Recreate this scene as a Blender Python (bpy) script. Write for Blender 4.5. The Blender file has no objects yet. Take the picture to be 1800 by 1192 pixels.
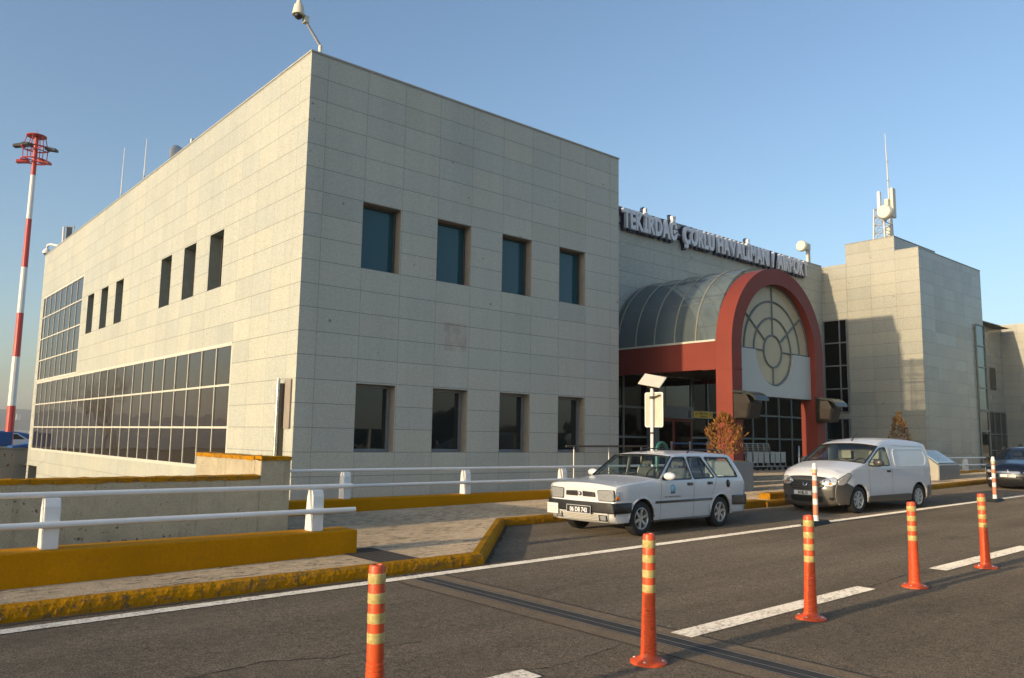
import bpy, bmesh, math, random
from mathutils import Vector, Matrix, noise
from mathutils.geometry import tessellate_polygon
PI = math.pi
random.seed(7)
S = bpy.context.scene
COL = S.collection

# ------------------------------------------------------------------ camera, sky, sun, exposure
CAM_H = 1.6
cam_d = bpy.data.cameras.new('camera')
cam_d.sensor_fit = 'HORIZONTAL'; cam_d.sensor_width = 36.0; cam_d.lens = 1405.0 / 1800.0 * 36.0
cam_d.clip_start = 0.1; cam_d.clip_end = 12000
cam = bpy.data.objects.new('camera', cam_d); COL.objects.link(cam)
right = Vector((0.7592, -0.6507, 0.0164)); down = Vector((0.0922, 0.0826, -0.9923)); fwd = Vector((0.6443, 0.7548, 0.1227))
fwd.normalize(); right = (right - fwd * right.dot(fwd)).normalized(); up = right.cross(fwd)
cam.matrix_world = Matrix(((right.x, up.x, -fwd.x, 0), (right.y, up.y, -fwd.y, 0), (right.z, up.z, -fwd.z, CAM_H), (0, 0, 0, 1)))
S.camera = cam

SUN_EL = math.radians(10.1)
SUN_AZ = math.radians(2.0)          # the sun stands at -X, turned this much towards +Y
sun_dir = Vector((-math.cos(SUN_EL) * math.cos(SUN_AZ), math.cos(SUN_EL) * math.sin(SUN_AZ), math.sin(SUN_EL)))
W = bpy.data.worlds.new('World'); S.world = W; W.use_nodes = True
wn = W.node_tree.nodes; wl = W.node_tree.links
sky = wn.new('ShaderNodeTexSky'); sky.sky_type = 'NISHITA'; sky.sun_disc = False
sky.sun_elevation = SUN_EL
sky.sun_rotation = math.atan2(sun_dir.x, sun_dir.y)
sky.altitude = 100; sky.air_density = 1.0; sky.dust_density = 2.4; sky.ozone_density = 2.2
bg = wn.get('Background') or wn.new('ShaderNodeBackground')
bg.inputs['Strength'].default_value = 0.15
wl.new(sky.outputs[0], bg.inputs['Color'])
sun_l = bpy.data.lights.new('sun', 'SUN'); sun_l.energy = 2.55; sun_l.angle = math.radians(0.5); sun_l.color = (1.0, 0.78, 0.50)
sun = bpy.data.objects.new('sun', sun_l); COL.objects.link(sun)
sun.rotation_euler = (-sun_dir).to_track_quat('-Z', 'Y').to_euler(); sun.location = (-30, 5, 40)
vs = S.view_settings; vs.view_transform = 'Standard'; vs.look = 'None'; vs.gamma = 1.0; vs.exposure = 0.83; vs.use_curve_mapping = False
S.cycles.max_bounces = 8; S.cycles.transparent_max_bounces = 12

# ------------------------------------------------------------------ helpers
def tag(o, label=None, cat=None, group=None, kind=None):
    if label: o['label'] = label
    if cat: o['category'] = cat
    if group: o['group'] = group
    if kind: o['kind'] = kind
    return o
def empty(name, loc=(0, 0, 0), label=None, cat=None, group=None, rz=0.0):
    o = bpy.data.objects.new(name, None); COL.objects.link(o); o.location = loc; o.rotation_euler = (0, 0, rz)
    o.empty_display_size = 0.2
    return tag(o, label, cat, group)
def copy_tree(o, parent=None):
    c = o.copy(); COL.objects.link(c)
    if parent: c.parent = parent
    for ch in list(o.children): copy_tree(ch, c)
    return c
class MB:
    def __init__(s): s.v = []; s.f = []; s.m = []; s.cur = 0
    def quad(s, *p):
        n = len(s.v); s.v += [tuple(q) for q in p]; s.f.append(tuple(range(n, n + len(p)))); s.m.append(s.cur); return s
    def box(s, x0, x1, y0, y1, z0, z1):
        n = len(s.v)
        s.v += [(x0, y0, z0), (x1, y0, z0), (x1, y1, z0), (x0, y1, z0), (x0, y0, z1), (x1, y0, z1), (x1, y1, z1), (x0, y1, z1)]
        for f in ((0, 3, 2, 1), (4, 5, 6, 7), (0, 1, 5, 4), (1, 2, 6, 5), (2, 3, 7, 6), (3, 0, 4, 7)):
            s.f.append(tuple(n + i for i in f)); s.m.append(s.cur)
        return s
    def hexa(s, b, t):                    # four bottom points (ccw from above), four top points
        n = len(s.v); s.v += [tuple(p) for p in b] + [tuple(p) for p in t]
        for f in ((0, 3, 2, 1), (4, 5, 6, 7), (0, 1, 5, 4), (1, 2, 6, 5), (2, 3, 7, 6), (3, 0, 4, 7)):
            s.f.append(tuple(n + i for i in f)); s.m.append(s.cur)
        return s
    def tube(s, pts, r, seg=8, caps=True):
        pts = [Vector(p) for p in pts]; rs = r if isinstance(r, (list, tuple)) else [r] * len(pts)
        n0 = len(s.v); prev = None
        for i, p in enumerate(pts):
            d = (pts[min(i + 1, len(pts) - 1)] - pts[max(i - 1, 0)]).normalized()
            if prev is None:
                a = Vector((0, 0, 1)) if abs(d.z) < 0.9 else Vector((1, 0, 0))
                u = d.cross(a).normalized()
            else:
                u = (prev - d * prev.dot(d)).normalized()
            prev = u; w = d.cross(u)
            for k in range(seg):
                t = 2 * PI * k / seg
                s.v.append(tuple(p + (u * math.cos(t) + w * math.sin(t)) * rs[i]))
        for i in range(len(pts) - 1):
            for k in range(seg):
                a = n0 + i * seg + k; b = n0 + i * seg + (k + 1) % seg
                s.f.append((a, b, b + seg, a + seg)); s.m.append(s.cur)
        if caps:
            s.f.append(tuple(n0 + k for k in reversed(range(seg)))); s.m.append(s.cur)
            s.f.append(tuple(n0 + (len(pts) - 1) * seg + k for k in range(seg))); s.m.append(s.cur)
        return s
    def lathe(s, prof, c=(0, 0, 0), axis='z', seg=20):
        n0 = len(s.v)
        for r, h in prof:
            for k in range(seg):
                t = 2 * PI * k / seg; a = r * math.cos(t); b = r * math.sin(t)
                p = (a, b, h) if axis == 'z' else ((a, h, b) if axis == 'y' else (h, a, b))
                s.v.append((c[0] + p[0], c[1] + p[1], c[2] + p[2]))
        for i in range(len(prof) - 1):
            for k in range(seg):
                a = n0 + i * seg + k; b = n0 + i * seg + (k + 1) % seg
                s.f.append((a, b, b + seg, a + seg)); s.m.append(s.cur)
        return s
    def prism(s, poly, axis, h0, h1):     # poly in the two other axes
        n = len(s.v); k = len(poly)
        def P(a, b, h): return (h, a, b) if axis == 'x' else ((a, h, b) if axis == 'y' else (a, b, h))
        s.v += [P(a, b, h0) for a, b in poly] + [P(a, b, h1) for a, b in poly]
        tris = tessellate_polygon([[Vector((a, b, 0)) for a, b in poly]])
        for t in tris:
            s.f.append(tuple(n + i for i in t)); s.m.append(s.cur)
            s.f.append(tuple(n + k + i for i in reversed(t))); s.m.append(s.cur)
        for i in range(k):
            j = (i + 1) % k
            s.f.append((n + i, n + j, n + k + j, n + k + i)); s.m.append(s.cur)
        return s
    def well(s, xc, y0, y1, zc, r, n=20):
        a = [(xc + r * math.cos(PI * i / n - .12 * (1 - 2 * i / n)), zc + r * math.sin(PI * i / n - .12 * (1 - 2 * i / n))) for i in range(n + 1)]
        for p, q in zip(a, a[1:]): s.quad((p[0], y0, p[1]), (q[0], y0, q[1]), (q[0], y1, q[1]), (p[0], y1, p[1]))
        s.quad(*[(x, y1, z) for x, z in a]); return s
    def sphere(s, c, rx, ry=None, rz=None, seg=12, rings=8, z0=-1, z1=1):
        ry = ry or rx; rz = rz or rx
        n0 = len(s.v)
        for i in range(rings + 1):
            t = z0 + (z1 - z0) * i / rings; t = max(-0.9999, min(0.9999, t)); rr = math.sqrt(1 - t * t)
            for k in range(seg):
                a = 2 * PI * k / seg
                s.v.append((c[0] + rx * rr * math.cos(a), c[1] + ry * rr * math.sin(a), c[2] + rz * t))
        for i in range(rings):
            for k in range(seg):
                a = n0 + i * seg + k; b = n0 + i * seg + (k + 1) % seg
                s.f.append((a, b, b + seg, a + seg)); s.m.append(s.cur)
        return s
    def build(s, name, mats, parent=None, smooth=False, bevel=0.0, fix=True):
        me = bpy.data.meshes.new(name); me.from_pydata(s.v, [], s.f)
        if not isinstance(mats, (list, tuple)): mats = [mats]
        for m in mats: me.materials.append(m)
        me.polygons.foreach_set('material_index', s.m)
        if fix:
            bm = bmesh.new(); bm.from_mesh(me); bmesh.ops.recalc_face_normals(bm, faces=bm.faces); bm.to_mesh(me); bm.free()
        if smooth:
            me.polygons.foreach_set('use_smooth', [True] * len(me.polygons))
            try: me.set_sharp_from_angle(angle=math.radians(smooth if smooth is not True else 40))
            except Exception: pass
        me.update()
        o = bpy.data.objects.new(name, me); COL.objects.link(o)
        if parent: o.parent = parent
        if bevel:
            b = o.modifiers.new('bevel', 'BEVEL'); b.width = bevel; b.segments = 2; b.limit_method = 'ANGLE'; b.angle_limit = math.radians(40)
        return o
_txt = {}
def text_mesh(txt, ext=0.0, offset=0.0, size=1.0, align='LEFT'):
    key = (txt, ext, offset, size, align)
    if key in _txt: return _txt[key]
    cu = bpy.data.curves.new('text', 'FONT'); cu.body = txt; cu.size = size; cu.extrude = ext; cu.offset = offset; cu.resolution_u = 4; cu.align_x = align
    o = bpy.data.objects.new('text', cu); COL.objects.link(o)
    dg = bpy.context.evaluated_depsgraph_get(); dg.update()
    me = bpy.data.meshes.new_from_object(o.evaluated_get(dg)); me.name = 'text'
    bpy.data.objects.remove(o); bpy.data.curves.remove(cu)
    _txt[key] = me
    return me
def text_into(mb, txt, fn, size=1.0, offset=0.0, sx=1.0, align='CENTER'):   # append flat lettering, fn maps (x, y) to a point
    me = text_mesh(txt, 0.0, offset, size, align)
    n = len(mb.v)
    for v in me.vertices: mb.v.append(tuple(fn(v.co.x * sx, v.co.y)))
    for p in me.polygons: mb.f.append(tuple(n + i for i in p.vertices)); mb.m.append(mb.cur)

def zr(x):                                  # the road climbs gently to the right
    return 0.012 * (max(-10.0, min(50.0, x)) - 5.0)

# ------------------------------------------------------------------ materials
class NT:
    def __init__(s, name):
        s.m = bpy.data.materials.new(name); s.m.use_nodes = True; s.t = s.m.node_tree
        s.b = s.t.nodes['Principled BSDF']; s.o = s.t.nodes['Material Output']
    def n(s, t, **kw):
        nd = s.t.nodes.new('ShaderNode' + t)
        for k, v in kw.items():
            if k.startswith('_'): setattr(nd, k[1:], v)
        for k, v in kw.items():
            if k.startswith('_'): continue
            key = int(k[1:]) if k[0] == 'i' and k[1:].isdigit() else k.replace('_', ' ')
            s.set(nd.inputs[key], v)
        return nd
    def set(s, sock, v):
        if isinstance(v, bpy.types.NodeSocket): s.t.links.new(v, sock)
        elif isinstance(v, bpy.types.Node): s.t.links.new(v.outputs[0], sock)
        else:
            if isinstance(v, tuple) and len(v) == 3 and sock.type == 'RGBA': v = v + (1,)
            sock.default_value = v
    def math(s, op, a, b=0.0, c=0.0): return s.n('Math', _operation=op, i0=a, i1=b, i2=c).outputs[0]
    def mix(s, f, a, b, mode='MIX'):
        nd = s.t.nodes.new('ShaderNodeMix'); nd.data_type = 'RGBA'; nd.blend_type = mode
        s.set(nd.inputs[0], f); s.set(nd.inputs[6], a); s.set(nd.inputs[7], b); return nd.outputs[2]
    def ramp(s, f, lo, hi, a=0.0, b=1.0):
        return s.n('MapRange', _clamp=True, i0=f, i1=lo, i2=hi, i3=a, i4=b).outputs[0]
    def pos(s, scale=None):
        g = s.n('NewGeometry'); p = g.outputs['Position']
        if scale: p = s.n('VectorMath', _operation='MULTIPLY', i0=p, i1=scale).outputs[0]
        return p
    def noise(s, p, scale, detail=3.0, rough=0.55, dist=0.0):
        return s.n('TexNoise', Vector=p, Scale=scale, Detail=detail, Roughness=rough, Distortion=dist).outputs[0]
    def p(s, **kw):
        for k, v in kw.items(): s.set(s.b.inputs[k.replace('_', ' ')], v)
    def bump(s, h, strength=0.3, dist=0.01):
        nd = s.n('Bump', Height=h, Strength=strength, Distance=dist); s.set(s.b.inputs['Normal'], nd.outputs[0])

def plain(name, col, rough=0.5, metal=0.0, spec=0.5, var=0.12, nscale=6.0, coat=0.0):
    t = NT(name); p = t.pos()
    nz = t.noise(p, nscale, 4.0); nf = t.noise(p, nscale * 14, 2.0)
    f = t.math('ADD', t.ramp(nz, 0.25, 0.75, 1 - var, 1 + var), t.ramp(nf, 0.3, 0.7, -var * 0.4, var * 0.4))
    c = t.n('VectorMath', _operation='SCALE', i0=col, Scale=f).outputs[0]
    t.p(Base_Color=c, Roughness=t.ramp(nz, 0.3, 0.7, rough * 0.85, min(1, rough * 1.15)), Metallic=metal, Specular_IOR_Level=spec, Coat_Weight=coat)
    return t.m

def granite(name, base, x0=13.27, y0=19.67, z0=7.0, pw=1.05, ph=0.525, rough=0.5):
    t = NT(name); g = t.n('NewGeometry'); sp = t.n('SeparateXYZ', Vector=g.outputs['Position']); sn = t.n('SeparateXYZ', Vector=g.outputs['True Normal'])
    side = t.math('GREATER_THAN', t.math('ABSOLUTE', sn.outputs[0]), 0.5)
    ux = t.math('DIVIDE', t.math('SUBTRACT', sp.outputs[0], x0), pw); uy = t.math('DIVIDE', t.math('SUBTRACT', sp.outputs[1], y0), pw)
    u = t.math('ADD', t.math('MULTIPLY', ux, t.math('SUBTRACT', 1.0, side)), t.math('MULTIPLY', uy, side))
    v = t.math('DIVIDE', t.math('SUBTRACT', sp.outputs[2], z0), ph)
    ju = t.math('LESS_THAN', t.math('MULTIPLY', t.math('PINGPONG', u, 0.5), pw), 0.0065)
    jv = t.math('LESS_THAN', t.math('MULTIPLY', t.math('PINGPONG', v, 0.5), ph), 0.008)
    j = t.math('MAXIMUM', t.math('MULTIPLY', ju, 0.8), jv)
    cell = t.n('CombineXYZ', i0=t.math('FLOOR', u), i1=t.math('FLOOR', v), i2=t.math('MULTIPLY', side, 17.0))
    wn_ = t.n('TexWhiteNoise', _noise_dimensions='3D', Vector=cell)
    wc = t.n('SeparateColor', Color=wn_.outputs['Color'])
    tone = t.math('SUBTRACT', t.ramp(wn_.outputs['Value'], 0, 1, 0.965, 1.035), t.math('MULTIPLY', t.math('GREATER_THAN', wc.outputs[2], 0.92), 0.06))
    pp = g.outputs['Position']
    big = t.ramp(t.noise(pp, 0.35, 4.0), 0.3, 0.7, 0.96, 1.04)
    streak = t.ramp(t.noise(t.n('VectorMath', _operation='MULTIPLY', i0=pp, i1=(2.2, 2.2, 0.16)), 1.0, 5.0, 0.65), 0.35, 0.72, 1.03, 0.94)
    speck = t.ramp(t.noise(pp, 42.0, 3.0, 0.75), 0.3, 0.7, 0.70, 1.30)
    blotch = t.ramp(t.noise(pp, 11.0, 3.0, 0.7), 0.3, 0.7, 0.93, 1.07)
    f = t.math('MULTIPLY', t.math('MULTIPLY', t.math('MULTIPLY', tone, big), t.math('MULTIPLY', speck, blotch)), streak)
    warm = t.mix(t.ramp(wc.outputs[0], 0, 1, 0, 1), base, (base[0] * 1.03, base[1] * 0.995, base[2] * 0.95))
    c = t.n('VectorMath', _operation='SCALE', i0=warm, Scale=f).outputs[0]
    pit = t.ramp(t.noise(pp, 3.1, 2.0, 0.8), 0.735, 0.76)
    c = t.mix(t.math('MULTIPLY', pit, 0.55), c, (0.05, 0.05, 0.05))
    c = t.mix(t.math('MULTIPLY', j, 0.58), c, (0.09, 0.09, 0.085))
    t.p(Base_Color=c, Roughness=t.ramp(wc.outputs[1], 0, 1, rough - 0.06, rough + 0.06), Specular_IOR_Level=0.45)
    h = t.math('ADD', t.math('MULTIPLY', t.math('SUBTRACT', 1.0, j), 1.0), t.math('MULTIPLY', speck, 0.08))
    tilt = t.n('VectorMath', _operation='SCALE', i0=t.n('VectorMath', _operation='SUBTRACT', i0=wn_.outputs['Color'], i1=(0.5, 0.5, 0.5)).outputs[0], Scale=0.010).outputs[0]
    nd = t.n('Bump', Height=h, Strength=0.35, Distance=0.006)
    nn = t.n('VectorMath', _operation='NORMALIZE', i0=t.n('VectorMath', _operation='ADD', i0=nd.outputs[0], i1=tilt).outputs[0]).outputs[0]
    t.set(t.b.inputs['Normal'], nn)
    return t.m

def glass_dark(name, col, pitch=(1.05, 19.67, 1.05), rough=0.02, ior=1.55, wob=0.02, coat=0.0):
    t = NT(name); g = t.n('NewGeometry'); pp = g.outputs['Position']
    cell = t.n('VectorMath', _operation='FLOOR', i0=t.n('VectorMath', _operation='SCALE', i0=t.n('VectorMath', _operation='SUBTRACT', i0=pp, i1=(13.27, 19.67, 0.70)).outputs[0], Scale=1 / 1.05).outputs[0])
    w = t.n('TexWhiteNoise', _noise_dimensions='3D', Vector=cell)
    tl = t.n('VectorMath', _operation='SCALE', i0=t.n('VectorMath', _operation='SUBTRACT', i0=w.outputs['Color'], i1=(0.5, 0.5, 0.5)).outputs[0], Scale=wob).outputs[0]
    nb = t.n('Bump', Height=t.noise(pp, 0.9, 1.0), Strength=0.12, Distance=0.06)
    nn = t.n('VectorMath', _operation='NORMALIZE', i0=t.n('VectorMath', _operation='ADD', i0=nb.outputs[0], i1=tl).outputs[0]).outputs[0]
    t.set(t.b.inputs['Normal'], nn)
    dirt = t.noise(pp, 2.5, 4.0)
    t.p(Base_Color=col, Roughness=t.ramp(dirt, 0.3, 0.8, rough, rough + 0.04), IOR=ior, Coat_Weight=coat)
    return t.m

def glass_clear(name, tint=(0.55, 0.62, 0.6), refl=1.5):
    t = NT(name)
    tr = t.n('BsdfTransparent', Color=tint); gl = t.n('BsdfGlossy', Color=(1, 1, 1), Roughness=0.02)
    lw = t.n('LayerWeight', Blend=0.5); fr = t.math('ADD', t.math('MULTIPLY', t.math('POWER', lw.outputs['Facing'], 5.0), 0.85), 0.045 * refl)
    mx = t.n('MixShader', i0=fr, i1=tr, i2=gl); t.t.links.new(mx.outputs[0], t.o.inputs[0])
    return t.m

def glass_milky(name, col, alpha, rough=0.15):
    t = NT(name); p = t.pos(); nz = t.noise(p, 1.6, 4.0)
    t.p(Base_Color=col, Roughness=rough, Alpha=t.ramp(nz, 0.3, 0.7, alpha - 0.12, alpha + 0.12), Specular_IOR_Level=0.6)
    return t.m

M = {}
M['granite'] = granite('grey_granite_panels', (0.455, 0.47, 0.415))
M['granite_right'] = granite('pale_granite_panels', (0.36, 0.36, 0.31), x0=41.8, y0=17.4, pw=1.1, ph=0.525, rough=0.30)
M['coping'] = plain('pale_coping', (0.42, 0.41, 0.37), 0.5)
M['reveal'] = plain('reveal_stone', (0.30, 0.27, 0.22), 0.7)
M['roof'] = plain('roof_felt', (0.16, 0.155, 0.15), 0.9)
M['alu'] = plain('pale_aluminium', (0.62, 0.60, 0.52), 0.42, 0.0, 0.5, 0.06)
M['rib'] = plain('vault_rib_paint', (0.34, 0.31, 0.25), 0.4)
M['alu_dark'] = plain('brown_aluminium', (0.10, 0.085, 0.07), 0.4, 0.3)
M['alu_grey'] = plain('grey_aluminium', (0.22, 0.23, 0.235), 0.45, 0.2)
M['glass_strip'] = glass_dark('bronze_mirror_glass', (0.035, 0.028, 0.022), ior=1.9, wob=0.012)
M['glass_win'] = glass_dark('teal_window_glass', (0.008, 0.075, 0.098), ior=1.5, wob=0.02)
M['glass_low'] = glass_dark('dark_window_glass', (0.012, 0.018, 0.018), ior=1.6, wob=0.03)
M['glass_entry'] = glass_dark('dark_lobby_glass', (0.006, 0.006, 0.005), ior=1.22, wob=0.03)
M['glass_teal'] = glass_dark('pale_teal_glass', (0.05, 0.11, 0.115), ior=1.6, wob=0.01)
M['vault_glass'] = glass_milky('smoky_vault_glass', (0.25, 0.31, 0.32), 0.40, 0.07)
def translucent(name, col, back):
    t = NT(name); p = t.pos(); f = t.ramp(t.noise(p, 1.2, 3), 0.3, 0.7, 0.92, 1.06); c = t.n('VectorMath', _operation='SCALE', i0=col, Scale=f).outputs[0]
    d = t.n('BsdfDiffuse', Color=c, Roughness=0.5); tr = t.n('BsdfTranslucent', Color=back); gl = t.n('BsdfGlossy', Color=(1, 1, 1), Roughness=0.25)
    m1 = t.n('MixShader', i0=0.5, i1=d, i2=tr); m2 = t.n('MixShader', i0=0.05, i1=m1, i2=gl); t.t.links.new(m2.outputs[0], t.o.inputs[0]); return t.m
M['rose_glass'] = translucent('frosted_rose_glass', (0.82, 0.74, 0.53), (0.80, 0.72, 0.52))
M['vault_shade_panel'] = plain('vault_shade_colour', (0.05, 0.06, 0.06), 0.6)  # shade inside the vault, put into this dark colour
M['red'] = plain('terracotta_cladding', (0.235, 0.052, 0.038), 0.5, 0.0, 0.15, 0.07, 1.2)
M['soffit'] = plain('brown_soffit', (0.10, 0.06, 0.035), 0.3)
M['grey_panel'] = plain('light_grey_panel', (0.50, 0.51, 0.465), 0.5, 0.0, 0.5, 0.06, 1.0)
M['grey_steel'] = plain('grey_green_steel', (0.16, 0.19, 0.185), 0.45, 0.1)
M['white'] = plain('white_paint', (0.80, 0.79, 0.76), 0.42, 0, 0.5, 0.05, 5)
M['white_letter'] = plain('white_letter', (0.74, 0.75, 0.78), 0.4, 0, 0.5, 0.03)
M['navy'] = plain('navy_backing', (0.02, 0.03, 0.09), 0.4)
M['black'] = plain('black_plastic', (0.018, 0.018, 0.018), 0.45)
M['dark'] = plain('dark_interior', (0.03, 0.03, 0.031), 0.8)
M['rubber'] = plain('black_rubber', (0.022, 0.021, 0.020), 0.75, 0, 0.4, 0.25, 12)
M['chrome'] = plain('steel', (0.55, 0.55, 0.53), 0.25, 0.9, 0.5, 0.05)
M['galv'] = plain('galvanised_steel', (0.50, 0.49, 0.46), 0.45, 0.35, 0.5, 0.1)
M['cream'] = plain('cream_plastic', (0.72, 0.68, 0.56), 0.5, 0, 0.5, 0.05)
M['mast_red'] = plain('mast_red', (0.52, 0.055, 0.045), 0.45, 0, 0.5, 0.1, 1)
M['mast_white'] = plain('mast_white', (0.76, 0.75, 0.70), 0.45, 0, 0.5, 0.06, 1)
def worn_orange():
    t = NT('scuffed_orange_plastic'); p = t.pos(); big = t.ramp(t.noise(p, 4, 3), .3, .7, .86, 1.08)
    c = t.n('VectorMath', _operation='SCALE', i0=(0.70, 0.092, 0.020), Scale=big).outputs[0]
    sc = t.math('MULTIPLY', t.ramp(t.noise(t.pos((30, 30, 7)), 1.0, 5, .75), .58, .66), t.ramp(t.noise(p, 5, 2), .42, .6))
    c = t.mix(t.math('MULTIPLY', sc, .6), c, (0.55, 0.30, 0.20))
    dk = t.math('MULTIPLY', t.ramp(t.noise(p, 26, 4, .75), .60, .68), .7); c = t.mix(dk, c, (0.20, 0.05, 0.02))
    t.p(Base_Color=c, Roughness=t.ramp(big, .86, 1.08, .55, .36)); return t.m
M['orange'] = worn_orange()
M['orange_faded'] = plain('faded_orange_plastic', (0.62, 0.26, 0.15), 0.5, 0, 0.5, 0.1, 10)
M['blue_box'] = plain('blue_tarpaulin', (0.02, 0.09, 0.26), 0.5)
M['sign_yellow'] = plain('yellow_sign', (0.75, 0.55, 0.02), 0.5, 0, 0.5, 0.04)
M['skin'] = plain('skin', (0.42, 0.24, 0.16), 0.6)
M['hair'] = plain('dark_hair', (0.015, 0.012, 0.01), 0.6)
M['cloth'] = plain('dark_cloth', (0.02, 0.02, 0.025), 0.85)
M['seat'] = plain('beige_seat_fabric', (0.34, 0.31, 0.25), 0.9)
M['seat_dark'] = plain('grey_seat_fabric', (0.10, 0.10, 0.095), 0.9)
M['trunk'] = plain('bark', (0.20, 0.15, 0.10), 0.9)
M['teal_pipe'] = plain('teal_pipe', (0.03, 0.16, 0.13), 0.4)
M['amber'] = plain('amber_lens', (0.75, 0.22, 0.03), 0.2)
M['lens'] = plain('headlamp_lens', (0.58, 0.58, 0.57), 0.10, 0.5, 0.8, 0.15, 18, 1.0)
M['blue'] = plain('blue_vinyl', (0.08, 0.33, 0.52), 0.4)
M['plate_white'] = plain('plate_white', (0.72, 0.71, 0.66), 0.4, 0, 0.5, 0.03)
M['stone_plinth'] = plain('plinth_stone', (0.40, 0.37, 0.30), 0.6, 0, 0.5, 0.12, 4)
M['plinth_front'] = plain('plinth_granite', (0.22, 0.23, 0.235), 0.35, 0, 0.5, 0.15, 20)
M['plaque'] = plain('steel_plaque', (0.42, 0.52, 0.55), 0.3, 0.2, 0.5, 0.08)

def stripe_material():                       # lane paint, worn through to the asphalt
    t = NT('worn_road_paint'); p = t.pos()
    a = t.noise(p, 30, 4, 0.75); b = t.noise(p, 3.0, 3)
    w = t.ramp(t.math('ADD', t.math('MULTIPLY', a, 0.75), t.math('MULTIPLY', b, 0.25)), 0.50, 0.60)
    c = t.mix(t.math('MULTIPLY', w, 0.75), (0.74, 0.68, 0.58), (0.16, 0.13, 0.10))
    t.p(Base_Color=c, Roughness=0.85, Specular_IOR_Level=0.2, Diffuse_Roughness=1.0); t.bump(a, 0.8, 0.010); return t.m
M['paint'] = stripe_material()

def asphalt():
    t = NT('asphalt'); p = t.pos()
    big = t.ramp(t.noise(p, 0.22, 5, 0.6), 0.3, 0.7, 0.82, 1.18)
    lane = t.ramp(t.noise(t.pos((0.10, 1.1, 1.0)), 1.0, 4, 0.6), 0.3, 0.7, 0.78, 1.20)
    grain = t.ramp(t.noise(p, 70, 4, 0.85), 0.36, 0.64, 0.30, 1.75)
    grain2 = t.ramp(t.noise(p, 16, 4, 0.8), 0.3, 0.7, 0.72, 1.28)
    f = t.math('MULTIPLY', t.math('MULTIPLY', big, lane), t.math('MULTIPLY', grain, grain2))
    c = t.n('VectorMath', _operation='SCALE', i0=(0.215, 0.176, 0.130), Scale=f).outputs[0]
    vo = t.n('TexVoronoi', Vector=p, Scale=24.0); st = t.math('LESS_THAN', vo.outputs['Distance'], 0.16)
    sc = t.n('SeparateColor', Color=vo.outputs['Color']); st = t.math('MULTIPLY', st, t.math('GREATER_THAN', sc.outputs[0], 0.80))
    c = t.mix(t.math('MULTIPLY', st, 0.65), c, (0.34, 0.30, 0.24))
    oil = t.ramp(t.noise(t.pos((0.5, 1.6, 1)), 0.8, 4, 0.7), 0.62, 0.76)
    c = t.mix(t.math('MULTIPLY', oil, 0.45), c, (0.025, 0.022, 0.02))
    t.p(Base_Color=c, Roughness=0.95, Specular_IOR_Level=0.12, Diffuse_Roughness=1.0)
    h = t.math('ADD', t.noise(p, 85, 3, 0.8), t.math('MULTIPLY', t.noise(p, 9, 3), 0.8))
    t.bump(h, 1.0, 0.026); return t.m
M['asphalt'] = asphalt()

def concrete(name, base, weeds=0.0, stains=0.0, scale=1.0, bmp=0.5):
    t = NT(name); p = t.pos()
    big = t.ramp(t.noise(p, 0.6 * scale, 5, 0.65), 0.3, 0.7, 0.84, 1.14)
    fine = t.ramp(t.noise(p, 40, 3, 0.75), 0.3, 0.7, 0.84, 1.14)
    mid = t.ramp(t.noise(p, 7, 4, 0.7), 0.3, 0.7, 0.90, 1.10)
    c = t.n('VectorMath', _operation='SCALE', i0=base, Scale=t.math('MULTIPLY', t.math('MULTIPLY', big, fine), mid)).outputs[0]
    if weeds:
        a = t.noise(t.pos((5, 19, 5)), 1.0, 6, 0.80, 0.5); b = t.noise(p, 0.8, 3)
        w = t.math('MULTIPLY', t.ramp(a, 0.525, 0.575), t.ramp(b, 0.34, 0.52))
        c = t.mix(t.math('MULTIPLY', w, weeds), c, (0.035, 0.028, 0.018))
    if stains:
        g = t.n('NewGeometry'); sp = t.n('SeparateXYZ', Vector=g.outputs['Position'])
        spots = t.ramp(t.noise(p, 14, 4, 0.7), 0.61, 0.68); zone = t.ramp(t.noise(p, 1.1, 3), 0.40, 0.62)
        c = t.mix(t.math('MULTIPLY', t.math('MULTIPLY', spots, zone), stains), c, (0.05, 0.045, 0.038))
        drip = t.ramp(t.noise(t.pos((9, 9, 0.5)), 1.0, 4, 0.6), 0.56, 0.68)
        c = t.mix(t.math('MULTIPLY', drip, 0.30), c, (0.13, 0.10, 0.06))
    t.p(Base_Color=c, Roughness=0.9, Specular_IOR_Level=0.15, Diffuse_Roughness=1.0)
    t.bump(t.math('ADD', t.noise(p, 40, 3, 0.75), t.math('MULTIPLY', t.noise(p, 8, 3), 0.7)), bmp, 0.014); return t.m
M['sidewalk'] = concrete('rough_pavement_concrete', (0.50, 0.385, 0.255), weeds=0.85, bmp=1.0)
M['plaza'] = concrete('plaza_paving', (0.42, 0.35, 0.26), weeds=0.2, bmp=1.0)
M['wall_conc'] = concrete('stained_wall_render', (0.54, 0.475, 0.34), stains=0.9)
M['wall_grey'] = concrete('grey_retaining_wall', (0.24, 0.23, 0.20), stains=0.4)
M['earth'] = concrete('dry_earth', (0.20, 0.17, 0.11), weeds=0.3, scale=0.05)
M['apron'] = concrete('apron_concrete', (0.33, 0.31, 0.26), scale=0.1)
M['hill'] = plain('hill_scrub', (0.075, 0.075, 0.05), 0.95, 0, 0.2, 0.35, 0.01)

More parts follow.
